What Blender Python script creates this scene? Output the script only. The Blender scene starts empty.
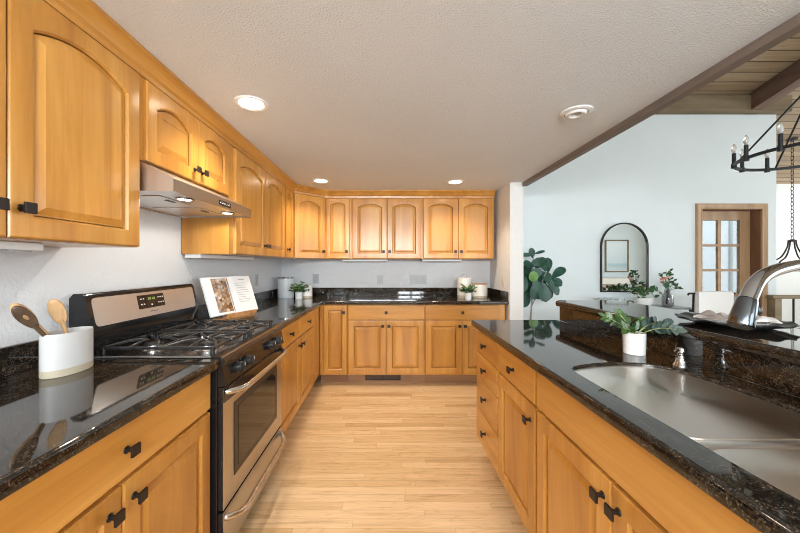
import bpy, bmesh, math, random
from mathutils import Vector, Matrix
random.seed(7)
SC = bpy.context.scene
COL = SC.collection
PI = math.pi

# ------------------------------------------------------------------ camera
cam_d = bpy.data.cameras.new('camera')
cam_d.sensor_width = 36.0
cam_d.lens = 328.0 / 800 * 36.0
cam_d.shift_x = 12.5 / 800
cam_d.shift_y = -1.5 / 800
cam_d.clip_start = 0.02
cam = bpy.data.objects.new('camera', cam_d)
cam.location = (0, 0, 1.30)
cam.rotation_euler = (PI / 2, 0, 0)
COL.objects.link(cam)
SC.camera = cam

# ------------------------------------------------------------------ world, daylight, exposure
SC.view_settings.view_transform = 'Standard'
SC.view_settings.look = 'None'
SC.view_settings.gamma = 1
SC.view_settings.use_curve_mapping = False
SC.view_settings.exposure = 0.46
SC.cycles.filter_width = 1.0
w = bpy.data.worlds.new('sky')
SC.world = w
w.use_nodes = True
bg = w.node_tree.nodes['Background']
bg.inputs[0].default_value = (0.72, 0.86, 1.0, 1)
bg.inputs[1].default_value = 1.0


def area(name, loc, rot, sx, sy, power, col):
    l = bpy.data.lights.new(name, 'AREA')
    l.shape = 'RECTANGLE'
    l.size, l.size_y = sx, sy
    l.energy = power
    l.color = col
    o = bpy.data.objects.new(name, l)
    o.location = loc
    o.rotation_euler = rot
    COL.objects.link(o)
    return o


DAY = (0.86, 0.95, 1.0)
NEUT = (1.0, 0.97, 0.93)
# area lights; all but the last two stand in window openings out of view
area('daylight_kitchen_window', (0.75, -2.31, 1.27), (-PI / 2, 0, PI), 0.9, 0.64, 45, (0.90, 0.96, 1.0))
area('added_clerestory_fill', (-0.15, -2.31, 1.88), (-PI / 2, 0, PI), 2.2, 0.38, 140, (0.90, 0.96, 1.0))  # added fill for the kitchen, from a made-up high window behind the camera
area('daylight_rear_window', (4.2, -3.31, 1.5), (-PI / 2, 0, PI), 3.6, 2.2, 105, DAY)
area('daylight_side_window', (9.31, 0.6, 1.7), (0, PI / 2, 0), 2.6, 5.0, 135, DAY)
area('stairwell_area_lamp', (8.9, 5.1, 2.0), (0, PI / 2, 0), 1.6, 1.4, 40, NEUT)  # unseen area lamp inside the stairwell; the wall has no window there
area('back_room_area_lamp', (4.0, 5.1, 2.55), (0, 0, 0), 1.4, 0.8, 6, DAY)  # unseen area lamp over the closed room behind the glazed door


# ------------------------------------------------------------------ materials
def M_new(name):
    m = bpy.data.materials.new(name)
    m.use_nodes = True
    nt = m.node_tree
    b = nt.nodes['Principled BSDF']
    return m, nt, b


def pbr(name, col, rough=0.5, metal=0.0, **kw):
    m, nt, b = M_new(name)
    b.inputs['Base Color'].default_value = (*col, 1)
    b.inputs['Roughness'].default_value = rough
    b.inputs['Metallic'].default_value = metal
    for k, v in kw.items():
        b.inputs[k.replace('_', ' ')].default_value = v
    # slight procedural mottling of the roughness
    n = nt.nodes.new('ShaderNodeTexNoise')
    n.inputs['Scale'].default_value = 14
    tc = nt.nodes.new('ShaderNodeTexCoord')
    nt.links.new(tc.outputs['Object'], n.inputs['Vector'])
    mr = nt.nodes.new('ShaderNodeMapRange')
    mr.inputs['To Min'].default_value = max(0.0, rough * 0.85)
    mr.inputs['To Max'].default_value = min(1.0, rough * 1.15)
    nt.links.new(n.outputs['Fac'], mr.inputs['Value'])
    nt.links.new(mr.outputs['Result'], b.inputs['Roughness'])
    return m


def ramp(nt, stops):
    r = nt.nodes.new('ShaderNodeValToRGB')
    e = r.color_ramp.elements
    while len(e) < len(stops):
        e.new(0.5)
    for el, (p, c) in zip(e, stops):
        el.position = p
        el.color = (*c, 1)
    return r


def coords(nt, scale, rand=True, kind='Object'):
    tc = nt.nodes.new('ShaderNodeTexCoord')
    mp = nt.nodes.new('ShaderNodeMapping')
    mp.inputs['Scale'].default_value = scale
    if rand:
        oi = nt.nodes.new('ShaderNodeObjectInfo')
        mul = nt.nodes.new('ShaderNodeMath')
        mul.operation = 'MULTIPLY'
        mul.inputs[1].default_value = 37.0
        nt.links.new(oi.outputs['Random'], mul.inputs[0])
        add = nt.nodes.new('ShaderNodeVectorMath')
        add.operation = 'ADD'
        nt.links.new(tc.outputs[kind], add.inputs[0])
        nt.links.new(mul.outputs[0], add.inputs[1])
        nt.links.new(add.outputs[0], mp.inputs['Vector'])
    else:
        nt.links.new(tc.outputs[kind], mp.inputs['Vector'])
    return mp


def noise(nt, vec, scale=1.0, detail=4, rough=0.55, dist=0.0):
    n = nt.nodes.new('ShaderNodeTexNoise')
    n.inputs['Scale'].default_value = scale
    n.inputs['Detail'].default_value = detail
    n.inputs['Roughness'].default_value = rough
    n.inputs['Distortion'].default_value = dist
    nt.links.new(vec, n.inputs['Vector'])
    return n


def mixc(nt, a, b, fac, mode='MIX'):
    mx = nt.nodes.new('ShaderNodeMix')
    mx.data_type = 'RGBA'
    mx.blend_type = mode
    for sock, v in ((0, fac), (6, a), (7, b)):
        if isinstance(v, (int, float)):
            mx.inputs[sock].default_value = v
        elif isinstance(v, tuple):
            mx.inputs[sock].default_value = (*v, 1)
        else:
            nt.links.new(v, mx.inputs[sock])
    return mx.outputs[2]


def bump(nt, b, height, strength, dist):
    bp = nt.nodes.new('ShaderNodeBump')
    bp.inputs['Strength'].default_value = strength
    bp.inputs['Distance'].default_value = dist
    nt.links.new(height, bp.inputs['Height'])
    nt.links.new(bp.outputs[0], b.inputs['Normal'])


def wood(name, axis, dark, mid, light, rough=0.32, coat=0.25, big=1.0):
    m, nt, b = M_new(name)
    s1 = [7 * big] * 3
    s2 = [90 * big] * 3
    s1[axis], s2[axis] = 0.8 * big, 2.5 * big
    c1 = coords(nt, s1)
    n1 = noise(nt, c1.outputs[0], 1, 5, 0.6, 0.6)
    r1 = ramp(nt, [(0.30, dark), (0.50, mid), (0.74, light)])
    nt.links.new(n1.outputs['Fac'], r1.inputs[0])
    c2 = coords(nt, s2)
    n2 = noise(nt, c2.outputs[0], 1, 3, 0.6)
    r2 = ramp(nt, [(0.35, (0.80, 0.76, 0.70)), (0.55, (1, 1, 1))])
    nt.links.new(n2.outputs['Fac'], r2.inputs[0])
    out = mixc(nt, r1.outputs[0], r2.outputs[0], 0.38, 'MULTIPLY')
    oi = nt.nodes.new('ShaderNodeObjectInfo')
    r3 = ramp(nt, [(0.0, (0.92, 0.90, 0.88)), (1.0, (1.05, 1.04, 1.02))])
    nt.links.new(oi.outputs['Random'], r3.inputs[0])
    out = mixc(nt, out, r3.outputs[0], 1.0, 'MULTIPLY')
    nt.links.new(out, b.inputs['Base Color'])
    b.inputs['Roughness'].default_value = rough
    b.inputs['Coat Weight'].default_value = coat
    b.inputs['Coat Roughness'].default_value = 0.18
    return m


MW = {}
HD, HM, HL = (0.41, 0.170, 0.028), (0.545, 0.252, 0.045), (0.66, 0.345, 0.085)
MW['maple_v'] = wood('honey_maple_vertical_grain', 2, HD, HM, HL)
MW['maple_h'] = wood('honey_maple_horizontal_grain', 0, HD, HM, HL)
MW['maple_y'] = wood('honey_maple_lengthwise_grain', 1, HD, HM, HL)
MW['oak_v'] = wood('light_oak_upright', 2, (0.27, 0.155, 0.075), (0.39, 0.24, 0.125), (0.50, 0.335, 0.19), 0.5, 0.05)
MW['oak_h'] = wood('light_oak_across', 0, (0.27, 0.155, 0.075), (0.39, 0.24, 0.125), (0.50, 0.335, 0.19), 0.5, 0.05)
MW['toe'] = wood('shade_darkened_toe_wood', 0, (0.20, 0.095, 0.04), (0.28, 0.14, 0.06), (0.36, 0.19, 0.085), 0.45, 0.1)  # toe-space shadow is put into this darker brown; the side tabletop shares it
MW['brown_v'] = wood('brown_stained_wood', 2, (0.12, 0.055, 0.025), (0.17, 0.08, 0.038), (0.23, 0.115, 0.055), 0.5, 0.05)
MW['beam'] = wood('dark_beam_wood', 1, (0.10, 0.058, 0.040), (0.15, 0.088, 0.062), (0.21, 0.13, 0.095), 0.65, 0.0)
MW['fascia'] = wood('mauve_brown_fascia_wood', 1, (0.155, 0.118, 0.098), (0.20, 0.158, 0.132), (0.26, 0.21, 0.18), 0.6, 0.0)
MW['header'] = wood('weathered_header_wood', 0, (0.15, 0.115, 0.065), (0.22, 0.17, 0.10), (0.29, 0.23, 0.145), 0.7, 0.0)
MW['spoon'] = wood('beech_spoon_wood', 2, (0.45, 0.25, 0.10), (0.58, 0.35, 0.16), (0.66, 0.43, 0.22), 0.5, 0.0, 3)
MW['dark_spoon'] = wood('walnut_spoon_wood', 2, (0.085, 0.050, 0.030), (0.13, 0.08, 0.048), (0.18, 0.11, 0.068), 0.5, 0.0, 3)
MW['acacia'] = wood('acacia_wood', 1, (0.30, 0.13, 0.04), (0.46, 0.22, 0.075), (0.56, 0.30, 0.12), 0.4, 0.1, 2)


def granite(name):
    m, nt, b = M_new(name)
    c = coords(nt, (1, 1, 1), False)
    def vor(scale, stops):
        v = nt.nodes.new('ShaderNodeTexVoronoi')
        v.inputs['Scale'].default_value = scale
        nt.links.new(c.outputs[0], v.inputs['Vector'])
        sep = nt.nodes.new('ShaderNodeSeparateColor')
        nt.links.new(v.outputs['Color'], sep.inputs[0])
        r = ramp(nt, stops)
        nt.links.new(sep.outputs[0], r.inputs[0])
        return r.outputs[0]
    big = vor(300, [(0.0, (0.006, 0.006, 0.006)), (0.50, (0.012, 0.011, 0.010)), (0.70, (0.026, 0.019, 0.013)), (0.88, (0.055, 0.038, 0.022)), (1.0, (0.085, 0.058, 0.036))])
    fine = vor(560, [(0.0, (0.0, 0.0, 0.0)), (0.90, (0.0, 0.0, 0.0)), (0.93, (0.04, 0.034, 0.025)), (0.985, (0.14, 0.125, 0.105))])
    both = mixc(nt, big, fine, 1.0, 'ADD')
    n = noise(nt, c.outputs[0], 34, 4, 0.65)
    r2 = ramp(nt, [(0.38, (0.25, 0.25, 0.25)), (0.62, (1.25, 1.2, 1.12))])
    nt.links.new(n.outputs['Fac'], r2.inputs[0])
    out = mixc(nt, both, r2.outputs[0], 1.0, 'MULTIPLY')
    nt.links.new(out, b.inputs['Base Color'])
    b.inputs['Roughness'].default_value = 0.045
    b.inputs['IOR'].default_value = 1.6
    return m


MW['granite'] = granite('polished_dark_granite')


def steel(name, axis, col=(0.56, 0.54, 0.52), rough=0.27):
    m, nt, b = M_new(name)
    s = [160] * 3
    s[axis] = 3
    c = coords(nt, s, False)
    n = noise(nt, c.outputs[0], 1, 3, 0.6)
    mr = nt.nodes.new('ShaderNodeMapRange')
    mr.inputs['To Min'].default_value = rough * 0.96
    mr.inputs['To Max'].default_value = rough * 1.04
    nt.links.new(n.outputs['Fac'], mr.inputs['Value'])
    nt.links.new(mr.outputs['Result'], b.inputs['Roughness'])
    b.inputs['Base Color'].default_value = (*col, 1)
    b.inputs['Metallic'].default_value = 1
    return m


MW['steel_y'] = steel('brushed_stainless_lengthwise', 1, (0.70, 0.68, 0.66), 0.38)
MW['steel_sink'] = steel('brushed_sink_steel', 1, (0.88, 0.83, 0.78), 0.30)
_nt = MW['steel_sink'].node_tree
_b = _nt.nodes['Principled BSDF']
_b.inputs['Anisotropic'].default_value = 0.75
_b.inputs['Anisotropic Rotation'].default_value = 0.25
_tg = _nt.nodes.new('ShaderNodeTangent')
_tg.direction_type = 'RADIAL'
_tg.axis = 'Z'
_nt.links.new(_tg.outputs[0], _b.inputs['Tangent'])
MW['steel_hood'] = steel('brushed_hood_steel', 1, (0.52, 0.485, 0.45), 0.30)
MW['dark_rail'] = pbr('dark_polished_rail', (0.10, 0.08, 0.065), 0.2, 0.8)
MW['steel_z'] = steel('brushed_stainless_upright', 2, (0.60, 0.59, 0.58), 0.24)
MW['nickel'] = pbr('polished_nickel', (0.42, 0.415, 0.41), 0.13, 1.0)
MW['cooktop_steel'] = pbr('dark_polished_cooktop_steel', (0.40, 0.39, 0.38), 0.22, 1.0)
MW['gunmetal'] = pbr('gunmetal_faucet', (0.13, 0.14, 0.15), 0.16, 1.0)
MW['chrome_bar'] = pbr('satin_chrome', (0.66, 0.64, 0.61), 0.2, 1.0)
MW['black_metal'] = pbr('matte_black_metal', (0.012, 0.012, 0.013), 0.42, 0.3)
MW['bronze'] = pbr('oil_rubbed_bronze', (0.030, 0.022, 0.018), 0.38, 0.5)
MW['black_enamel'] = pbr('black_enamel', (0.010, 0.010, 0.011), 0.10)
MW['cast_iron'] = pbr('black_cast_iron', (0.016, 0.016, 0.017), 0.28)
MW['black_glass'] = pbr('black_glass', (0.012, 0.010, 0.010), 0.04)
MW['black_plastic'] = pbr('black_plastic', (0.014, 0.014, 0.014), 0.32)
MW['dark_grille'] = pbr('dark_brown_grille_paint', (0.030, 0.022, 0.018), 0.5)
MW['white_ceramic'] = pbr('white_glazed_ceramic', (0.80, 0.79, 0.77), 0.28)
MW['crock_glaze'] = pbr('matte_white_crock_glaze', (0.56, 0.55, 0.535), 0.4)
MW['cream_ceramic'] = pbr('cream_stoneware', (0.76, 0.72, 0.65), 0.4)
MW['tan_base'] = pbr('unglazed_tan_stoneware', (0.46, 0.40, 0.29), 0.6)
MW['grey_ceramic'] = pbr('pale_grey_ceramic', (0.62, 0.65, 0.66), 0.35)
MW['white_plastic'] = pbr('white_plastic', (0.78, 0.78, 0.76), 0.35)
MW['almond_plastic'] = pbr('grey_plastic_plate', (0.40, 0.41, 0.42), 0.35)
MW['beige_plastic'] = pbr('beige_plastic_plate', (0.66, 0.58, 0.46), 0.4)
MW['slot'] = pbr('dark_socket_slots', (0.10, 0.10, 0.10), 0.5)
MW['white_fabric'] = pbr('white_upholstery', (0.80, 0.78, 0.75), 0.9)
MW['cream_fabric'] = pbr('cream_sofa_fabric', (0.76, 0.71, 0.63), 0.95)
MW['linen'] = pbr('taupe_linen', (0.30, 0.255, 0.23), 0.95)
MW['linen_grey'] = pbr('grey_white_linen', (0.62, 0.60, 0.58), 0.95)
MW['charger'] = pbr('black_woven_charger', (0.020, 0.022, 0.025), 0.35)
MW['wall_paint_trim'] = pbr('white_trim_paint', (0.80, 0.80, 0.79), 0.45)
MW['soil'] = pbr('potting_soil', (0.035, 0.025, 0.018), 0.95)
MW['bark'] = pbr('grey_bark', (0.30, 0.26, 0.22), 0.85)
MW['stem'] = pbr('pale_green_stem', (0.32, 0.36, 0.16), 0.55)
MW['pink_petal'] = pbr('coral_petals', (0.75, 0.30, 0.24), 0.7)
MW['white_petal'] = pbr('cream_petals', (0.80, 0.72, 0.60), 0.7)
MW['basket'] = pbr('woven_basket', (0.45, 0.33, 0.20), 0.9)
MW['frosted'] = pbr('frosted_bulb_glass', (0.85, 0.84, 0.80), 0.15, Transmission_Weight=0.7)
MW['clear'] = pbr('clear_glass', (0.93, 0.96, 0.96), 0.02, Transmission_Weight=1.0)
MW['smoke_glass'] = pbr('smoked_glass', (0.62, 0.62, 0.64), 0.03, Transmission_Weight=1.0)
MW['mirror'] = pbr('silvered_mirror', (0.88, 0.91, 0.90), 0.005, 1.0)
MW['console_metal'] = pbr('grey_console_metal', (0.34, 0.36, 0.36), 0.35, 0.6)
MW['paper'] = pbr('white_book_paper', (0.82, 0.81, 0.79), 0.7)
MW['cover'] = pbr('pale_book_cover', (0.62, 0.66, 0.62), 0.6)


def leafmat(name, c0, c1, rough=0.35):
    m, nt, b = M_new(name)
    c = coords(nt, (9, 9, 9))
    n = noise(nt, c.outputs[0], 1.2, 2)
    r = ramp(nt, [(0.35, c0), (0.65, c1)])
    nt.links.new(n.outputs['Fac'], r.inputs[0])
    nt.links.new(r.outputs[0], b.inputs['Base Color'])
    b.inputs['Roughness'].default_value = rough
    return m


MW['leaf_fig'] = leafmat('fiddle_leaf_green', (0.008, 0.046, 0.032), (0.022, 0.090, 0.056), 0.45)
MW['leaf_lime'] = leafmat('young_lime_leaf', (0.07, 0.19, 0.025), (0.12, 0.27, 0.05), 0.35)
MW['leaf_zz'] = leafmat('mid_green_leaf', (0.020, 0.060, 0.010), (0.065, 0.125, 0.028), 0.35)
MW['leaf_euca'] = leafmat('dusty_eucalyptus_leaf', (0.05, 0.09, 0.078), (0.10, 0.15, 0.125), 0.6)
MW['leaf_dark'] = leafmat('deep_green_leaf', (0.015, 0.060, 0.020), (0.05, 0.13, 0.04), 0.4)


def plaster(name, col, scale=55, strength=0.35, d=0.01):
    m, nt, b = M_new(name)
    c = coords(nt, (1, 1, 1), False)
    n = noise(nt, c.outputs[0], scale, 4, 0.6)
    n2 = noise(nt, c.outputs[0], 1.3, 2)
    r = ramp(nt, [(0.3, tuple(x * 0.96 for x in col)), (0.7, col)])
    nt.links.new(n2.outputs['Fac'], r.inputs[0])
    nt.links.new(r.outputs[0], b.inputs['Base Color'])
    b.inputs['Roughness'].default_value = 0.75
    bump(nt, b, n.outputs['Fac'], strength, d)
    return m


MW['wall_kitchen'] = plaster('off_white_orange_peel_wall', (0.67, 0.68, 0.69), 70, 0.45, 0.008)
MW['wall_partition'] = plaster('warm_white_partition_wall', (0.75, 0.75, 0.735), 70, 0.35, 0.008)
MW['wall_dining'] = plaster('pale_cool_white_wall', (0.715, 0.775, 0.785), 60, 0.12, 0.004)
MW['ceiling'] = plaster('knockdown_textured_ceiling', (0.79, 0.82, 0.84), 135, 0.85, 0.009)


def floor_mat():
    m, nt, b = M_new('natural_oak_strip_floor')
    c = coords(nt, (1, 1, 1), False)
    def mth(op, a, b_=None, c_=None):
        n = nt.nodes.new('ShaderNodeMath')
        n.operation = op
        for k, v in enumerate((a, b_, c_)):
            if v is None: continue
            if isinstance(v, (int, float)): n.inputs[k].default_value = v
            else: nt.links.new(v, n.inputs[k])
        return n.outputs[0]
    sp = nt.nodes.new('ShaderNodeSeparateXYZ')
    nt.links.new(c.outputs[0], sp.inputs[0])
    WB, LB = 0.060, 0.80
    yr = mth('DIVIDE', sp.outputs['Y'], WB)
    row = mth('FLOOR', yr)
    w1 = nt.nodes.new('ShaderNodeTexWhiteNoise')
    w1.noise_dimensions = '1D'
    nt.links.new(row, w1.inputs['W'])
    xr = mth('ADD', mth('DIVIDE', sp.outputs['X'], LB), mth('MULTIPLY', w1.outputs['Value'], 9.0))
    brd = mth('FLOOR', xr)
    cb = nt.nodes.new('ShaderNodeCombineXYZ')
    nt.links.new(row, cb.inputs[0]); nt.links.new(brd, cb.inputs[1])
    w2 = nt.nodes.new('ShaderNodeTexWhiteNoise')
    w2.noise_dimensions = '2D'
    nt.links.new(cb.outputs[0], w2.inputs['Vector'])
    fy = mth('FRACT', yr); fx = mth('FRACT', xr)
    ey = mth('MULTIPLY', mth('MINIMUM', fy, mth('SUBTRACT', 1.0, fy)), WB)
    ex_ = mth('MULTIPLY', mth('MINIMUM', fx, mth('SUBTRACT', 1.0, fx)), LB)
    seam = mth('LESS_THAN', mth('MINIMUM', ey, ex_), 0.0007)
    tone = ramp(nt, [(0.0, (0.56, 0.36, 0.18)), (0.12, (0.64, 0.43, 0.225)), (0.6, (0.69, 0.48, 0.265)), (1.0, (0.75, 0.545, 0.325))])
    nt.links.new(w2.outputs['Value'], tone.inputs[0])
    # grain runs along X, offset per board
    add = nt.nodes.new('ShaderNodeVectorMath')
    add.operation = 'MULTIPLY_ADD'
    add.inputs[1].default_value = (5, 5, 5)
    nt.links.new(w2.outputs['Color'], add.inputs[0])
    nt.links.new(c.outputs[0], add.inputs[2])
    mp = nt.nodes.new('ShaderNodeMapping')
    mp.inputs['Scale'].default_value = (1.9, 30, 1)
    nt.links.new(add.outputs[0], mp.inputs['Vector'])
    g = noise(nt, mp.outputs[0], 1.0, 6, 0.65, 0.9)
    gr = ramp(nt, [(0.28, (0.60, 0.48, 0.36)), (0.46, (0.95, 0.92, 0.88)), (0.7, (1.08, 1.07, 1.05))])
    nt.links.new(g.outputs['Fac'], gr.inputs[0])
    out = mixc(nt, tone.outputs[0], gr.outputs[0], 0.85, 'MULTIPLY')
    # cathedral figure: rings of a stretched noise
    mp2 = nt.nodes.new('ShaderNodeMapping')
    mp2.inputs['Scale'].default_value = (1.1, 7.5, 1)
    nt.links.new(add.outputs[0], mp2.inputs['Vector'])
    g2 = noise(nt, mp2.outputs[0], 1.0, 2, 0.5, 0.4)
    ringv = mth('FRACT', mth('MULTIPLY', g2.outputs['Fac'], 16.0))
    rr = ramp(nt, [(0.0, (0.80, 0.70, 0.58)), (0.22, (1, 1, 1)), (0.85, (1, 1, 1)), (1.0, (0.80, 0.70, 0.58))])
    nt.links.new(ringv, rr.inputs[0])
    out = mixc(nt, out, rr.outputs[0], 0.45, 'MULTIPLY')
    kn = nt.nodes.new('ShaderNodeTexVoronoi')
    mk = nt.nodes.new('ShaderNodeMapping')
    mk.inputs['Scale'].default_value = (1.7, 5.2, 1)
    nt.links.new(c.outputs[0], mk.inputs['Vector'])
    nt.links.new(mk.outputs[0], kn.inputs['Vector'])
    kr = ramp(nt, [(0.02, (0.36, 0.22, 0.12)), (0.075, (1, 1, 1))])
    nt.links.new(kn.outputs['Distance'], kr.inputs[0])
    out = mixc(nt, out, kr.outputs[0], 0.7, 'MULTIPLY')
    sf = mth('MULTIPLY', seam, 0.6)
    out = mixc(nt, out, (0.22, 0.12, 0.055), sf)
    nt.links.new(out, b.inputs['Base Color'])
    b.inputs['Roughness'].default_value = 0.33
    return m


MW['floor'] = floor_mat()


def plank_ceiling():
    m, nt, b = M_new('knotty_pine_ceiling_boards')
    c = coords(nt, (1, 1, 1), False)
    br = nt.nodes.new('ShaderNodeTexBrick')
    br.offset = 0.43
    br.inputs['Scale'].default_value = 1.0
    br.inputs['Brick Width'].default_value = 3.1
    br.inputs['Row Height'].default_value = 0.14
    br.inputs['Mortar Size'].default_value = 0.006
    br.inputs['Color1'].default_value = (0.27, 0.20, 0.125, 1)
    br.inputs['Color2'].default_value = (0.40, 0.31, 0.205, 1)
    br.inputs['Mortar'].default_value = (0.03, 0.018, 0.01, 1)
    nt.links.new(c.outputs[0], br.inputs['Vector'])
    mp = coords(nt, (1.2, 18, 1), False)
    g = noise(nt, mp.outputs[0], 1.0, 5, 0.65, 0.8)
    gr = ramp(nt, [(0.30, (0.62, 0.55, 0.48)), (0.55, (1, 1, 1))])
    nt.links.new(g.outputs['Fac'], gr.inputs[0])
    k = nt.nodes.new('ShaderNodeTexVoronoi')
    mk = coords(nt, (1.6, 5.0, 1), False)
    nt.links.new(mk.outputs[0], k.inputs['Vector'])
    kr = ramp(nt, [(0.04, (0.25, 0.17, 0.12)), (0.09, (1, 1, 1))])
    nt.links.new(k.outputs['Distance'], kr.inputs[0])
    out = mixc(nt, br.outputs['Color'], gr.outputs[0], 0.8, 'MULTIPLY')
    out = mixc(nt, out, kr.outputs[0], 0.8, 'MULTIPLY')
    nt.links.new(out, b.inputs['Base Color'])
    b.inputs['Roughness'].default_value = 0.6
    return m


MW['planks'] = plank_ceiling()


def emit(name, col, strength):
    m, nt, b = M_new(name)
    b.inputs['Base Color'].default_value = (*col, 1)
    b.inputs['Emission Color'].default_value = (*col, 1)
    b.inputs['Emission Strength'].default_value = strength
    return m


MW['lamp_lens'] = emit('lit_downlight_lens', (1.0, 0.86, 0.66), 14)
MW['hood_lens'] = emit('lit_hood_lamp', (1.0, 0.93, 0.82), 16)
MW['led_green'] = emit('green_clock_segments', (0.35, 0.55, 0.15), 0.15)
MW['mark'] = pbr('pale_panel_print', (0.72, 0.70, 0.66), 0.5)


def photo_mat():
    m, nt, b = M_new('printed_food_photograph')
    c = coords(nt, (1, 1, 1), False)
    v = nt.nodes.new('ShaderNodeTexVoronoi')
    v.inputs['Scale'].default_value = 42
    nt.links.new(c.outputs[0], v.inputs['Vector'])
    sep = nt.nodes.new('ShaderNodeSeparateColor')
    nt.links.new(v.outputs['Color'], sep.inputs[0])
    r = ramp(nt, [(0.0, (0.12, 0.05, 0.03)), (0.25, (0.45, 0.22, 0.07)), (0.5, (0.62, 0.44, 0.28)), (0.72, (0.22, 0.14, 0.12)),
                  (0.9, (0.75, 0.68, 0.58))])
    nt.links.new(sep.outputs[0], r.inputs[0])
    r2 = ramp(nt, [(0.25, (1.1, 1.1, 1.1)), (0.75, (0.42, 0.36, 0.36))])
    nt.links.new(v.outputs['Distance'], r2.inputs[0])
    v.inputs['Randomness'].default_value = 0.9
    sc = nt.nodes.new('ShaderNodeMath')
    sc.operation = 'MULTIPLY'
    sc.inputs[1].default_value = 1.0
    out = mixc(nt, r.outputs[0], r2.outputs[0], 0.8, 'MULTIPLY')
    nt.links.new(out, b.inputs['Base Color'])
    b.inputs['Roughness'].default_value = 0.35
    return m


MW['photo'] = photo_mat()
MW['ink'] = pbr('grey_printed_text', (0.40, 0.40, 0.40), 0.7)


def art_mat():
    m, nt, b = M_new('pale_seascape_print')
    c = coords(nt, (1, 1, 1), False)
    sep = nt.nodes.new('ShaderNodeSeparateXYZ')
    nt.links.new(c.outputs[0], sep.inputs[0])
    n = noise(nt, c.outputs[0], 3, 4)
    ad = nt.nodes.new('ShaderNodeMath')
    ad.operation = 'MULTIPLY_ADD'
    ad.inputs[1].default_value = 0.25
    nt.links.new(n.outputs['Fac'], ad.inputs[0])
    nt.links.new(sep.outputs['Z'], ad.inputs[2])
    r = ramp(nt, [(0.10, (0.62, 0.66, 0.66)), (0.34, (0.40, 0.52, 0.56)), (0.42, (0.58, 0.66, 0.68)), (1.0, (0.70, 0.76, 0.76))])
    nt.links.new(ad.outputs[0], r.inputs[0])
    nt.links.new(r.outputs[0], b.inputs['Base Color'])
    return m


MW['art'] = art_mat()


# ------------------------------------------------------------------ mesh helpers
def inset(poly, d):
    """Mitred inset of a counter-clockwise polygon (negative d grows it)."""
    n = len(poly)
    out = []
    for i in range(n):
        p0, p1, p2 = Vector(poly[i - 1]), Vector(poly[i]), Vector(poly[(i + 1) % n])
        a, b = (p1 - p0), (p2 - p1)
        if a.length < 1e-9 or b.length < 1e-9:
            out.append(tuple(p1)); continue
        a.normalize(); b.normalize()
        na, nb = Vector((-a.y, a.x)), Vector((-b.y, b.x))
        m = na + nb
        k = m.length_squared
        m = m * (2.0 / k) if k > 1e-6 else na
        q = p1 + m * d
        out.append((q.x, q.y))
    return out


def catmull(pts, n=8):
    P = [Vector(p) for p in pts]
    P = [P[0] * 2 - P[1]] + P + [P[-1] * 2 - P[-2]]
    out = []
    for i in range(1, len(P) - 2):
        for k in range(n):
            t = k / n
            a, b, c, d = P[i - 1], P[i], P[i + 1], P[i + 2]
            out.append(0.5 * ((2 * b) + (c - a) * t + (2 * a - 5 * b + 4 * c - d) * t * t + (3 * b - a - 3 * c + d) * t ** 3))
    out.append(P[-2])
    return out


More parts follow.
